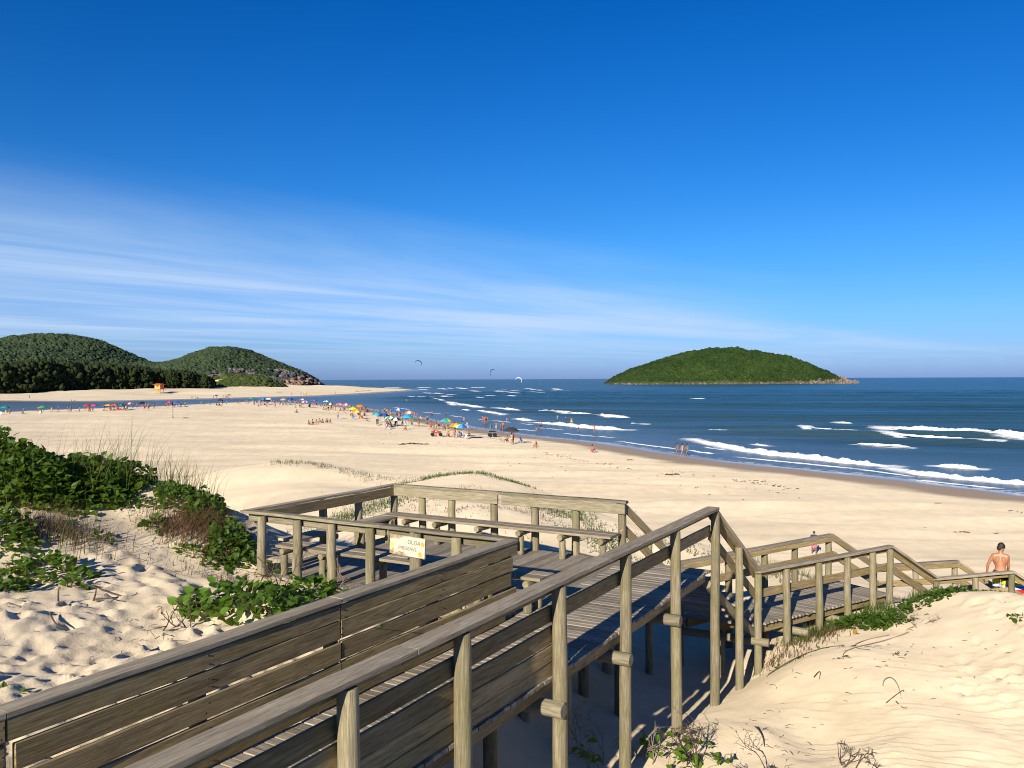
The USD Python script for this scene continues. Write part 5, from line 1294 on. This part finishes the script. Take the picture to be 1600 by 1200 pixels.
_q = math.radians(24); Mb = np.eye(4); Mb[:3, :3] = [[1, 0, 0], [0, math.cos(_q), -math.sin(_q)], [0, math.sin(_q), math.cos(_q)]]; Mb[:3, 3] = [-.62, 0, 0]
put('board', bb, BBMAT, bt, Mb)
# the child on the sand beyond the handrail
def hit(px, py, y0=18.0, y1=1400.0):
    ys = np.geomspace(y0, y1, 5000); d = ray(px, py)
    x = d[0] / d[1] * ys; z = CAM_Z + d[2] / d[1] * ys
    g = np.maximum(ground(x, ys, False), -.05)
    k = np.argmax(z < g)
    return np.array([x[k], ys[k], g[k]])
figs, aux = figure(1.12, legs=((.2, .15, .08), (-.15, .3, .08)), arms=((.15, .5, .25), (-.1, .3, .3)), lean=.02, head=(.1, .1), hi=True, stocky=1.06)
c = hit(1272, 866, 30)
kid = thing('person', 'small child in navy top and pink shorts on the sand behind the handrail', 'person', c, math.pi - .3)
dress(kid, figs, SKIN_D, CLOTH['pink'], CLOTH['navy'], True); face(kid, aux)

# crowd figures: a few poses, built once per colour and referenced
POSES = {
    'standing': dict(legs=((.05, .05, .07), (-.03, .08, .07)), arms=((.1, .25, .15), (.0, .2, .18))),
    'walking': dict(legs=((.38, .12, .03), (-.3, .35, .03)), arms=((-.3, .3, .12), (.35, .4, .12)), lean=.06),
    'wading': dict(legs=((.12, .15, .1), (-.05, .1, .1)), arms=((.25, .7, .5), (.2, .8, .5)), lean=.05),
    'sitting': dict(legs=((2.3, 1.85, .25), (2.25, 1.82, .3)), arms=((.8, .5, .2), (-.5, .2, .25)), lean=.10, sit=True),
}
_figs = {}
def fig(pose, female):
    if (pose, female) not in _figs: _figs[(pose, female)] = figure(1.64 if female else 1.75, female=female, **POSES[pose])[0]
    return _figs[(pose, female)]
UsdGeom.Scope.Define(stage, '/World/Looks/none') if False else None
_protos = {}
def person(pose, female, col, skin, loc, rz, label, group=None, scale=1.0, sink=0.0):
    key = (pose, female, col, skin)
    loc = np.array(loc, float) - [0, 0, sink]
    if key not in _protos:
        x = thing('person', label, 'person', loc, rz, group, None, scale)
        dress(x, fig(pose, female), {'t': SKIN, 'd': SKIN_D, 'p': SKIN_P}[skin], CLOTH[col], CLOTH[col] if female else None)
        for p in x.GetPrim().GetChildren():
            if p.GetName() in ('shorts', 'top') and female: pass
        _protos[key] = x
        return x
    return copy_of(_protos[key], 'person', label, 'person', loc, rz, group, scale)
for i, (px, py, f, col, sk, lab) in enumerate([(1058, 711, True, 'black', 't', 'woman in black swimsuit, first of three walkers at the water line'), (1066, 712, True, 'peach', 'p', 'woman in pale swimsuit, second of three walkers at the water line'),
        (1073.5, 712, True, 'navy', 't', 'woman in dark swimsuit, last of the three walkers at the water line')]):
    person('walking', f, col, sk, hit(px, py, 60), -1.2 + .1 * i, lab.replace('woman in', 'walking person in'))
person('sitting', True, 'orange', 't', hit(838, 701, 60), .4, 'person sitting alone on the dry sand below the dark parasol')
person('sitting', False, 'red', 't', hit(925, 707, 60), -.6, 'person sitting alone on the sand, nearest the wet edge')
person('wading', False, 'black', 'p', hit(845, 671, 60), 2.8, 'bather standing in the shallows left of the long breaker')
person('wading', True, 'peach', 't', hit(928.5, 676, 60), 2.2, 'bather in the shallows straight above the lone sitter')
for px, py, f, col, lab in [(893, 660, False, 'yellow', 'bather in yellow just in front of the long breaker'), (871, 655.5, False, 'teal', 'bather in teal between the two middle breakers'), (884, 655, True, 'black', 'bather in black between the two middle breakers'), (838, 674.5, True, 'navy', 'bather low in the water beside the wading one'),
        (904, 677, False, 'blue', 'bather beside a small foam patch in the shallows'), (725, 657, True, 'white', 'pale bather standing in the last thin wave'), (697.5, 649, False, 'navy', 'dark bather alone in the shallows near the crowd'), (675, 648.5, False, 'black', 'dark bather knee deep off the crowd'), (719, 636, False, 'red', 'bather beside the long far breaker'),
        (635, 627, True, 'white', 'bather alone out in the channel'), (730, 601, False, 'black', 'kite surfer far out beyond the breakers')]:
    person('wading', f, col, 't', hit(px, py, 60), rng.uniform(0, 6.28), lab, sink=.55)

# parasols
PALE_POLE = P('parasol_pole', (.6, .6, .58), .4, .5)
def stripes(name, cols, nseg=8):
    r = [(i / len(cols), c) for i, c in enumerate(cols)]
    return usdkit.material(stage, '/World/Looks/' + name, {'tc': ('texture_coordinate', {}), 'sp': ('separate_xyz', {}), 'at': ('math', {'math_type': 'arctan2'}), 'mr': ('map_range', {'from_min': -math.pi, 'from_max': math.pi, 'to_min': 0, 'to_max': nseg / len(cols)}), 'fr': ('math', {'math_type': 'fraction'}),
        'r': ('rgb_ramp', {'interpolate': False, 'ramp': r}), 'p': ('principled_bsdf', {'roughness': .8, 'specular_ior_level': .2}), 't': ('translucent_bsdf', {}), 'm': ('mix_closure', {'fac': .3})},
        [('tc.object', 'sp.vector'), ('sp.y', 'at.value1'), ('sp.x', 'at.value2'), ('at.value', 'mr.value'), ('mr.result', 'fr.value1'), ('fr.value', 'r.fac'), ('r.color', 'p.base_color'), ('r.color', 't.color'), ('p.BSDF', 'm.closure1'), ('t.BSDF', 'm.closure2')], surface='m.closure')
C_ = dict(black=(.015, .015, .018), navy=(.02, .03, .13), red=(.55, .05, .03), pink=(.75, .07, .25), white=(.8, .8, .78), blue=(.03, .12, .55), yellow=(.8, .6, .03), green=(.03, .42, .16), orange=(.8, .25, .04), teal=(.02, .30, .30), purple=(.35, .10, .45), grey=(.05, .05, .055), lime=(.62, .78, .03), peach=(.8, .42, .28), skyblue=(.04, .42, .70))
_par = {}
def parasol_proto(colors):
    n = 24; V, F = [], []
    for j, (rad, z) in enumerate(((.03, 2.30), (.45, 2.22), (.85, 2.03), (1.12, 1.80), (1.12, 1.68))):
        for k in range(n):
            a = 2 * math.pi * k / n
            sc = 1 - (.06 * (abs(math.cos(4 * a)) < .3) if j >= 2 else 0)
            V.append([rad * sc * math.cos(a), rad * sc * math.sin(a), z])
    for j in range(4):
        for k in range(n):
            a, b = j * n + k, j * n + (k + 1) % n
            F += [[a, a + n, b + n], [a, b + n, b]]
    V.append([0, 0, 2.32]); F += [[len(V) - 1, k, (k + 1) % n] for k in range(n)]
    return (np.array(V), np.array(F)), tube([[0, 0, -.3], [0, 0, 1.2], [0, 0, 2.36]], [.022, .022, .016], 6)
def parasol(px, py, colors, label, tilt=(0, 0), sc=1.0):
    c = hit(px, py, 60); nm = '_'.join(colors)
    rz = math.radians(rng.uniform(0, 360))
    if nm not in _par:
        x = thing('parasol', label, 'parasol', c, rz, None, None, sc)
        ca, po = parasol_proto(colors)
        M = np.eye(4); a, b = tilt
        M[:3, :3] = np.array([[1, 0, 0], [0, math.cos(a), -math.sin(a)], [0, math.sin(a), math.cos(a)]]) @ np.array([[math.cos(b), 0, math.sin(b)], [0, 1, 0], [-math.sin(b), 0, math.cos(b)]])
        put('canopy', ca, stripes('parasol_' + nm, [C_[q] for q in colors]), x, M, smooth=50)
        put('pole', po, PALE_POLE, x, M, smooth=True)
        _par[nm] = x
    else: x = copy_of(_par[nm], 'parasol', label, 'parasol', c, rz, None, sc)
    return c
PAR = [(8, 647, ['teal'], 'dark teal parasol at the left edge, by the lagoon'), (67, 645.5, ['green'], 'bright green parasol alone by the lagoon'), (136, 643, ['red'], 'red parasol by the lagoon, left of the magenta one'), (147, 642.5, ['pink'], 'magenta parasol by the lagoon beside the red one'),
       (169, 642, ['orange', 'yellow'], 'orange and yellow parasol by the lagoon, right of the magenta one'), (179, 641.5, ['orange', 'red'], 'orange and red parasol by the lagoon, second right of the magenta one'), (192, 641, ['navy', 'teal'], 'dark blue green parasol beside the orange and red one'),
       (204, 639, ['red', 'white'], 'red and white parasol by the lagoon below the lifeguard hut'), (222, 638, ['black'], 'black parasol by the lagoon near the two strollers'), (265, 636, ['pink', 'red'], 'pink and red parasol behind the slender pole'), (276, 636, ['blue'], 'deep blue parasol right of the slender pole'),
       (344, 633, ['grey', 'navy'], 'dark parasol by the bare stretch of lagoon bank'), (394, 630, ['teal', 'green'], 'green parasol at the left end of the main crowd'), (410, 631.5, ['blue', 'skyblue'], 'blue parasol beside the large white one'), (420, 631, ['white'], 'large white parasol in the left part of the crowd'), (417, 635, ['navy'], 'navy parasol in front of the large white one'),
       (443, 632.5, ['peach'], 'peach parasol in the left part of the crowd'), (454, 631.5, ['blue', 'navy'], 'dark blue parasol right of the peach one'), (473, 632, ['white', 'purple'], 'white and purple parasol at the back of the crowd'), (491, 633.5, ['blue', 'purple'], 'blue and purple parasol at the back of the crowd'), (477, 637, ['purple', 'white', 'navy'], 'purple, white and navy parasol nearer the sand'),
       (510, 635.5, ['white', 'skyblue'], 'white and pale blue parasol in the middle of the crowd'), (517, 641, ['black', 'white'], 'black and white parasol in the middle of the crowd'), (531, 641.5, ['pink', 'peach'], 'hot pink parasol in the middle of the crowd'), (541, 642, ['pink', 'white'], 'pink and white parasol right of the hot pink one'),
       (552, 650, ['lime'], 'lime yellow parasol standing nearest in the crowd'), (558, 655, ['orange', 'lime'], 'orange and lime parasol just below the lime yellow one'), (563, 644.5, ['orange'], 'plain orange parasol behind the lime yellow one'), (589, 660, ['teal', 'skyblue'], 'teal parasol at the right group of the crowd'), (600, 664, ['navy', 'blue'], 'navy and blue parasol beside the teal one'),
       (640, 657, ['orange', 'white'], 'orange and white parasol nearest the water'), (623, 651, ['blue', 'white'], 'blue and white parasol among the crowd at the water'), (636, 666, ['skyblue'], 'sky blue parasol in the right group'), (619, 671, ['grey', 'white'], 'grey and white parasol standing nearest in the right group'), (610, 668, ['green', 'white'], 'green and white parasol in the right group'),
       (697, 673, ['green', 'yellow', 'pink', 'skyblue'], 'many coloured parasol behind the beach buggy'), (713, 683, ['yellow', 'orange'], 'golden parasol right of the beach buggy'), (723, 685, ['blue', 'white', 'skyblue'], 'blue and white parasol nearest the golden one'), (799, 692, ['grey'], 'dark grey parasol standing alone near the water'),
       (477, 617.5, ['yellow'], 'yellow parasol on the far sand spit'), (338, 622.6, ['navy', 'black'], 'dark parasol on the far bank of the lagoon'), (358, 621.8, ['black', 'grey'], 'dark grey parasol on the far bank of the lagoon, nearer the sea')]
par_at = []
for px, py, cols, lab in PAR:
    par_at.append((parasol(px, py, cols, lab, sc=.86 if px < 390 else 1.0), px, py, lab))
# people gathered around the parasols
rp_ = np.random.default_rng(77)
used = {}
cols_m, cols_f = ['black', 'navy', 'red', 'blue', 'yellow'], ['black', 'pink', 'white', 'red', 'orange']
garm = {False: 'trunks', True: 'swimwear'}
near_par = [p for p in par_at if p[2] > 626]
def short(lab):
    w = lab.split(' parasol')[0]; return w + ' parasol'
_short_n = {}
for p in par_at: _short_n[short(p[3])] = _short_n.get(short(p[3]), 0) + 1
cand = []
for c, px, py, lab in par_at:
    big = 3 if px < 230 else 4
    n = rp_.integers(2, big + 1) if 600 > px > 230 or px < 230 else rp_.integers(2, 5)
    for _ in range(n): cand.append((c, px, py, lab, c[:2] + rp_.normal(0, 1, 2) * [2.2, 1.6], None))
order = np.r_[np.linspace(380, 648, 40), np.linspace(525, 645, 30)]
for px in order:
    py = np.interp(px, [380, 450, 530, 570, 620, 648], [631, 633, 638, 643, 651, 657]) + rp_.normal(0, 1.3)
    q = hit(px + rp_.normal(0, 4), py, 60)
    i = int(np.argmin([np.hypot(*(p[0][:2] - q[:2])) for p in near_par])); c, ppx, ppy, lab = near_par[i]
    cand.append((c, ppx, ppy, lab, q[:2], None))
for px in np.r_[np.linspace(15, 230, 16), np.linspace(236, 372, 14)]:
    py = np.interp(px, [0, 100, 200, 300, 372], [646.5, 643, 639, 634.5, 631]) + rp_.normal(0, .8)
    q = hit(px + rp_.normal(0, 4), py, 60)
    i = int(np.argmin([np.hypot(*(p[0][:2] - q[:2])) for p in near_par])); c, ppx, ppy, lab = near_par[i]
    cand.append((c, ppx, ppy, lab, q[:2], None))
for c, px, py, lab, xy, _ in cand:
    xy = np.array(xy) + rp_.normal(0, 1.1, 2); g = gz(*xy)
    if g < -.5: continue
    f = bool(rp_.random() < .5); col = (cols_f if f else cols_m)[rp_.integers(5)]
    pose = 'wading' if g < -.05 else ('sitting' if rp_.random() < .33 else ('walking' if rp_.random() < .35 else 'standing'))
    d = np.array(xy) - c[:2]; e = c[:2] / np.linalg.norm(c[:2]); rgt = np.array([e[1], -e[0]])
    a, b = d @ rgt, d @ e
    dist = 'close ' if np.hypot(a, b) < 1.6 else ('' if np.hypot(a, b) < 4 else 'well ')
    rel = (('right of' if a > 0 else 'left of') if abs(a) > abs(b) else ('beyond' if b > 0 else 'in front of'))
    if dist == 'close ' and rel in ('beyond', 'in front of'): rel = 'behind' if rel == 'beyond' else rel
    sh_l = short(lab) if _short_n[short(lab)] == 1 else lab
    lb = f'{pose} bather in {col} {garm[f]} {dist}{rel} the {sh_l}'
    lb = ' '.join(lb.split()[:16])
    if lb in used: continue
    used[lb] = 1
    person(pose, f, col, 'ttdp'[rp_.integers(4)] if False else ('t' if rp_.random() < .75 else 'p'), (xy[0], xy[1], max(g, -.35)), rp_.uniform(0, 6.28), lb)
# low beach chairs among the parasols
def chair_parts(t, col):
    put('seat', box(.52, .45, .04, (0, 0, .28)), CLOTH[col], t)
    M = np.eye(4); a = math.radians(-28); M[:3, :3] = [[1, 0, 0], [0, math.cos(a), -math.sin(a)], [0, math.sin(a), math.cos(a)]]; M[:3, 3] = [0, -.22, .28]
    put('backrest', box(.52, .04, .62, (0, 0, .31)), CLOTH[col], t, M)
    for x in (-.25, .25): put('leg', tube([[x, -.34, 0], [x, .0, .29], [x, .24, 0]], .014, 5), PALE_POLE, t)
def box(l, w, h, c=(0, 0, 0), taper=1.0):
    m = trimesh.creation.box([l, w, h]); v = m.vertices.copy(); up_ = v[:, 2] > 0; v[up_, :2] *= taper
    return (v + np.array(c)), m.faces
_ch = {}
for c, px, py, lab in par_at:
    for k in range(2 if 400 < px < 660 else 1):
        a = rp_.uniform(0, 6.28); xy = c[:2] + np.array([math.cos(a), math.sin(a)]) * rp_.uniform(.7, 1.7); g = gz(*xy)
        if g < .05: continue
        col = ['navy', 'white', 'red', 'black', 'green', 'blue', 'grey'][rp_.integers(7)]
        lb = ' '.join((f'{col} low beach chair ' + ('right of' if (xy - c[:2])[0] > 0 else 'left of') + f' the {short(lab) if _short_n[short(lab)] == 1 else lab}').split()[:16])
        if lb in used: continue
        used[lb] = 1
        if col not in _ch:
            _ch[col] = thing('beach_chair', lb, 'chair', (*xy, g), rp_.uniform(0, 6.28)); chair_parts(_ch[col], col)
        else: copy_of(_ch[col], 'beach_chair', lb, 'chair', (*xy, g), rp_.uniform(0, 6.28))
for i, (px, py, f, col, lab) in enumerate([(482, 664, True, 'navy', 'first'), (488, 663, False, 'black', 'second'), (494, 662.5, True, 'red', 'third'), (499, 661, False, 'red', 'fourth'), (504, 661.5, True, 'black', 'fifth'), (511, 661, False, 'navy', 'sixth'), (516, 661.5, True, 'pink', 'last')]):
    person('sitting', f, col, 'd' if i % 2 else 't', hit(px, py, 60), -.8 + .25 * i, f'{lab} of seven people sitting in a row on the open sand, wearing {col}')
person('sitting', False, 'black', 'd', hit(464, 645.5, 60), 1.2, 'dark figure sitting apart on the sand above the row of seven')
for px, py, pose, f, col, lab in [(226, 641, 'walking', False, 'black', 'left one of two strollers on the sand above the slender pole'), (232, 642, 'walking', True, 'black', 'right one of two strollers on the sand above the slender pole'),
        (668, 660, 'standing', False, 'black', 'person standing on the wet sand right of the crowd'), (667, 664, 'sitting', False, 'navy', 'person sitting below the one standing on the wet sand'), (686, 670, 'standing', False, 'navy', 'person in navy standing just behind the beach buggy'),
        (692, 673, 'standing', True, 'pink', 'person in pink right of the beach buggy'), (681.5, 671.5, 'standing', False, 'yellow', 'person in yellow standing behind the buggy'), (700, 680, 'walking', False, 'yellow', 'person in yellow walking right of the buggy'), (711, 680, 'standing', False, 'orange', 'person in orange beside the golden parasol'),
        (718, 683.5, 'sitting', True, 'red', 'person sitting under the blue and white parasol'), (730, 671, 'standing', True, 'white', 'person in white standing near the water behind the parasols'), (754, 660.5, 'wading', False, 'red', 'left one of four waders in a knot in the shallows'), (757, 661.5, 'wading', True, 'pink', 'second of four waders in a knot in the shallows'),
        (759.5, 661, 'wading', False, 'black', 'third of four waders in a knot in the shallows'), (762, 660.5, 'wading', True, 'white', 'right one of four waders in a knot in the shallows'), (792, 662, 'wading', True, 'white', 'wader in white right of the knot of four'), (767, 675, 'standing', False, 'green', 'person in green behind the beach cart'),
        (775.5, 673.5, 'standing', False, 'khaki', 'person in khaki right of the beach cart'), (783, 673, 'standing', True, 'purple', 'left one of a pair at the wet edge beyond the cart'), (786, 672.5, 'standing', False, 'red', 'right one of a pair at the wet edge beyond the cart'), (796, 675, 'sitting', True, 'pink', 'left one of a pair sitting at the wet edge'), (803, 675, 'sitting', False, 'red', 'right one of a pair sitting at the wet edge'),
        (793, 691, 'sitting', False, 'black', 'person sitting in the shade of the dark grey parasol'), (619, 613.2, 'standing', False, 'black', 'figure standing on the tip of the sand spit'), (590, 614.5, 'walking', False, 'red', 'figure walking along the sand spit'), (524, 615.5, 'standing', True, 'pink', 'figure on the spit right of the yellow parasol'), (456, 618, 'standing', False, 'navy', 'figure on the spit left of the yellow parasol'),
        (300, 623, 'standing', False, 'black', 'left one of three figures on the far lagoon bank'), (306, 623, 'standing', True, 'red', 'middle one of three figures on the far lagoon bank'), (309, 622.8, 'sitting', False, 'navy', 'right one of three figures on the far lagoon bank'), (111, 627, 'sitting', True, 'white', 'bather sitting at the far edge of the lagoon'), (117, 627.3, 'sitting', False, 'red', 'bather in red sitting at the far edge of the lagoon'), (46, 622.5, 'standing', False, 'navy', 'figure at the foot of the far sand bank at the left')]:
    person(pose, f, col, 't', hit(px, py, 60), rp_.uniform(0, 6.28), lab)

# ------------------------------------------------------------------ things on the beach
RUB = P('rubber', (.012, .012, .013), .7, .3); RED = P('red_paint', (.5, .025, .02), .35, .5); YEL = P('ochre_paint', (.62, .36, .05), .6, .3); REDR = P('red_roof_paint', (.42, .06, .04), .6, .3); STEEL = P('steel', (.3, .3, .3), .4, .5, metallic=.6)
def box(l, w, h, c=(0, 0, 0), taper=1.0):
    m = trimesh.creation.box([l, w, h]); v = m.vertices.copy(); up_ = v[:, 2] > 0; v[up_, :2] *= taper
    return (v + np.array(c)), m.faces
def wheel(r, w, c):
    m = trimesh.creation.torus(r - w * .5, w * .5, major_sections=20, minor_sections=8); v = m.vertices[:, [0, 2, 1]]
    d = trimesh.creation.cylinder(r * .62, w * .5, sections=16); 
    return join([(v + c, m.faces[:, ::-1]), (d.vertices[:, [0, 2, 1]] + c, d.faces[:, ::-1])])
c = hit(682, 681.5, 60)
q = thing('beach_buggy', 'red quad buggy with fat black tyres parked on the sand', 'quad bike', c, .15)
put('body', join([box(1.1, .5, .28, (0, 0, .62), .85), box(.55, .75, .12, (.55, 0, .72), .8), box(.6, .8, .12, (-.55, 0, .74), .85)]), RED, q)
put('seat', box(.75, .34, .14, (-.2, 0, .84), .8), CLOTH['black'], q)
put('rack', join([tube([[-.95, y, .86], [-.3, y, .86]], .015, 5) for y in (-.3, 0, .3)] + [tube([[x, -.35, .86], [x, .35, .86]], .015, 5) for x in (-.9, -.6)]), STEEL, q)
put('handlebar', join([tube([[.35, 0, .7], [.22, 0, 1.02]], .025, 6), tube([[.18, -.36, 1.05], [.24, 0, 1.02], [.18, .36, 1.05]], .02, 6)]), RUB, q)
for x in (-.65, .65):
    for y in (-.45, .45): put('wheel', wheel(.30, .24, (x, y, .29)), RUB, q, smooth=40)
c = hit(766, 682.5, 60)
q = thing('beach_cart', 'two wheeled beach cart with black wheels and a long drawbar', 'cart', c, .1)
put('bed', join([box(1.5, .8, .06, (.3, 0, .62)), box(1.5, .04, .2, (.3, .4, .7)), box(1.5, .04, .2, (.3, -.4, .7))]), CLOTH['grey'], q)
put('drawbar', tube([[-.4, 0, .6], [-1.5, 0, .32], [-2.2, 0, .12]], [.035, .03, .03], 6), STEEL, q)
put('load', join([box(1.1, .55, .3, (.35, 0, .85), .9)]), CLOTH['black'], q)
for x in (-.05, .75):
    for y in (-.5, .5): put('wheel', wheel(.33, .2, (x, y, .32)), RUB, q, smooth=40)
# slender pole on the open sand
c = hit(270, 653, 60)
t = thing('net_post', 'slender bare pole standing on the open sand in front of the lagoon', 'pole', c)
hgt = 20 / 1310 * c[1]
put('pole', tube([[0, 0, -.3], [0.02, 0, hgt * .5], [0, 0.01, hgt]], [.07, .06, .045], 8), TWIG_P, t, smooth=True)
put('collar', (lambda m: (m.vertices + [0, 0, .12], m.faces))(trimesh.creation.cylinder(.14, .3, sections=12)), TWIG, t)
c = hit(1227, 650, 60)
# driftwood line
rs = np.random.default_rng(90); ms = []
a, b = hit(622, 695.5, 60), hit(667, 694, 60)
for k in range(16):
    p = a + (b - a) * (k / 16 + rs.uniform(0, .05)); L_ = rs.uniform(.4, 1.2); d = rotz(rs.normal(.05, .25)) @ np.array([1, 0, 0])
    p[2] = gz(p[0], p[1])
    ms.append(tube([p + [0, 0, .05], p + d * L_ * .5 + [0, 0, rs.uniform(.05, .16)], p + d * L_ + [0, 0, .04]], [.05, .07, .03], 6))
m = put('driftwood', join(ms), TWIG, None, smooth=True); tag(m, 'long dark line of driftwood lying on the open beach', 'driftwood')
# wrack line: bits of weed left by the tide, uncountable
rs = np.random.default_rng(95); ms = []
ed = densify(near_edge); ed = ed[(ed[:, 1] > 60) & (ed[:, 1] < 240) & (ed[:, 0] > -40) & (ed[:, 0] < 62)]
tg = np.gradient(ed, axis=0); tg /= np.linalg.norm(tg, axis=1)[:, None]; nr = np.column_stack([tg[:, 1], -tg[:, 0]])
nr *= np.where(shapely.contains_xy(near_poly, *(ed + nr * 3).T), 1, -1)[:, None]
for k in range(900):
    i = rs.integers(len(ed)); q_ = ed[i] + nr[i] * ((15 + 4 * math.sin(i * .05) if k % 3 else rs.uniform(18, 40)) + rs.normal(0, .5)) + tg[i] * rs.uniform(-1, 1)
    if meshkit.noise(np.array([[q_[0] * .12, q_[1] * .12, 0.0]]), 4)[0] < .45: continue
    z_ = float(far_z(np.array([q_[0]]), np.array([q_[1]]))[0]) + .015; L_ = rs.uniform(.08, .35); a_ = rs.uniform(0, 6.28)
    p_ = np.array([q_[0], q_[1], z_]); d_ = np.array([math.cos(a_), math.sin(a_), .05]) * L_
    ms.append(tube([p_, p_ + d_ * .5 + [0, 0, .03], p_ + d_], [.015, .03, .01], 3))
put('wrack_line', join(ms), TWIG, None, kind='stuff', label='scattered dark bits of weed left along the upper beach by the tide')
for i, (px, py, w_, lab) in enumerate([(1048, 742, 1.6, 'dark scrap of seaweed on the dry beach below the walkers'), (1275 + 228, 832, .7, 'dark scrap of debris on the beach, largest one above the boy'), (1555, 834, .4, 'small dark scrap on the beach straight above the boy'), (1445, 825, .2, 'tiny dark scrap on the beach left of the largest one'), (288, 653.5, 2.0, 'dark flat scrap on the sand right of the slender pole'), (435, 613, 4, 'dark driftwood on the far sand spit'), (556, 611.5, 6, 'dark beached trunk on the sand spit'), (572, 610.5, 5, 'dark heap of branches on the sand spit'), (980, 719, 1.0, 'small dark scrap at the edge of the wet sand')]):
    c = hit(px, py, 30); rs = np.random.default_rng(500 + i)
    ms = []
    for k in range(7):
        o = rs.normal(0, 1, 2) * [w_ * .25, w_ * .06]; d = rotz(rs.normal(0, .35)) @ np.array([w_ * rs.uniform(.2, .45), 0, 0])
        ms.append(tube([np.array([*o, .02]), np.array([*o, .03]) + d * .5 + [0, 0, w_ * rs.uniform(.01, .05)], np.array([*o, .02]) + d], [w_ * .02, w_ * .03, w_ * .012], 5))
    v, f = join(ms)
    m = put('flotsam', (v + c, f), TWIG, None, smooth=True); tag(m, lab, 'flotsam')
# lifeguard hut
c = hit(249, 614.8, 60); s_ = c[1] / 1310
t = thing('lifeguard_hut', 'raised yellow lifeguard hut with red roof on the far bank', 'hut', c, -.25)
W_ = 10.5 * s_; Hh = 17 * s_
for x in (-.45, .45):
    for y in (-.45, .45): put('stilt', tube([[x * W_ * 1.0, y * W_ * .9, -.4], [x * W_ * .9, y * W_ * .85, Hh * .38]], .14, 8), YEL, t)
put('cross_brace', join([tube([[-.43 * W_, -.4 * W_, .1], [.43 * W_, -.4 * W_, Hh * .36]], .08, 5), tube([[.43 * W_, -.4 * W_, .1], [-.43 * W_, -.4 * W_, Hh * .36]], .08, 5)]), YEL, t)
put('platform', box(W_ * 1.55, W_ * 1.1, .16, (.12 * W_, 0, Hh * .38)), REDR, t)
put('cabin', box(W_ * .92, W_ * .9, Hh * .40, (0, 0, Hh * .385 + Hh * .2 + .1)), YEL, t)
put('window', box(W_ * .34, .08, Hh * .16, (.02 * W_, -.455 * W_, Hh * .66)), CLOTH['grey'], t)
put('door', box(.08, W_ * .3, Hh * .3, (.465 * W_, 0, Hh * .56)), REDR, t)
put('railing', join([tube([[.45 * W_, -.53 * W_, Hh * .55], [.88 * W_, -.53 * W_, Hh * .55], [.88 * W_, .53 * W_, Hh * .55], [.45 * W_, .53 * W_, Hh * .55]], .09, 5)] + [tube([[x * W_, y * W_, Hh * .39], [x * W_, y * W_, Hh * .55]], .07, 5) for x, y in ((.6, -.53), (.75, -.53), (.88, -.53), (.88, -.2), (.88, .2), (.88, .53))]), RED, t)
put('roof', join([box(W_ * 1.45, W_ * 1.3, .2, (0, 0, Hh * .80)), box(W_ * 1.35, W_ * 1.2, Hh * .12, (0, 0, Hh * .865), .45)]), REDR, t)
put('ladder', join([tube([[.3 * W_ + x, -.6 * W_ - 1.2, 0], [.3 * W_ + x, -.56 * W_, Hh * .38]], .07, 5) for x in (-.4, .4)] + [tube([[.3 * W_ - .4, -.6 * W_ - 1.2 + 1.2 * f, Hh * .38 * f], [.3 * W_ + .4, -.6 * W_ - 1.2 + 1.2 * f, Hh * .38 * f]], .05, 5) for f in (.15, .35, .55, .75, .92)]), YEL, t)
# kites
def kite(px, py, d, span, mat, edge, label, roll, yaw):
    p = at_y(px, py, d)
    t = thing('kite', label, 'kite', p, yaw)
    V, F = [], []; n = 14
    for i in range(n + 1):
        a = math.pi * (-.08 + 1.16 * i / n); ch = span * (.30 * math.sin(math.pi * i / n) ** .6 + .03)
        for s, (yy, th) in enumerate(((-ch * .5, 0), (-ch * .3, .07 * ch), (ch * .5, .03 * ch))):
            r = span * .5 + th
            V.append([r * math.cos(a), yy, r * math.sin(a) * .85])
    for i in range(n):
        for k in range(2):
            q0, q1 = i * 3 + k, (i + 1) * 3 + k
            F += [[q0, q1, q1 + 1], [q0, q1 + 1, q0 + 1]]
    M = np.eye(4); M[:3, :3] = [[math.cos(roll), 0, math.sin(roll)], [0, 1, 0], [-math.sin(roll), 0, math.cos(roll)]]
    put('canopy', (np.array(V), np.array(F)), mat, t, M, smooth=True)
    put('leading_edge', tube([V[i * 3] for i in range(n + 1)], [.04 * span * (.5 + math.sin(math.pi * i / n)) for i in range(n + 1)], 7), edge, t, M, smooth=True)
kite(653.5, 568, 950, 7.5, CLOTH['grey'], CLOTH['black'], 'dark crescent kite, highest of three above the sea', .5, .2)
kite(769, 582, 700, 5.6, CLOTH['skyblue'], CLOTH['navy'], 'bright blue kite above the horizon', -.9, .5)
kite(810.5, 594.5, 800, 6.0, CLOTH['white'], CLOTH['white'], 'pale kite low on the horizon, right of the blue one', .5, .1)
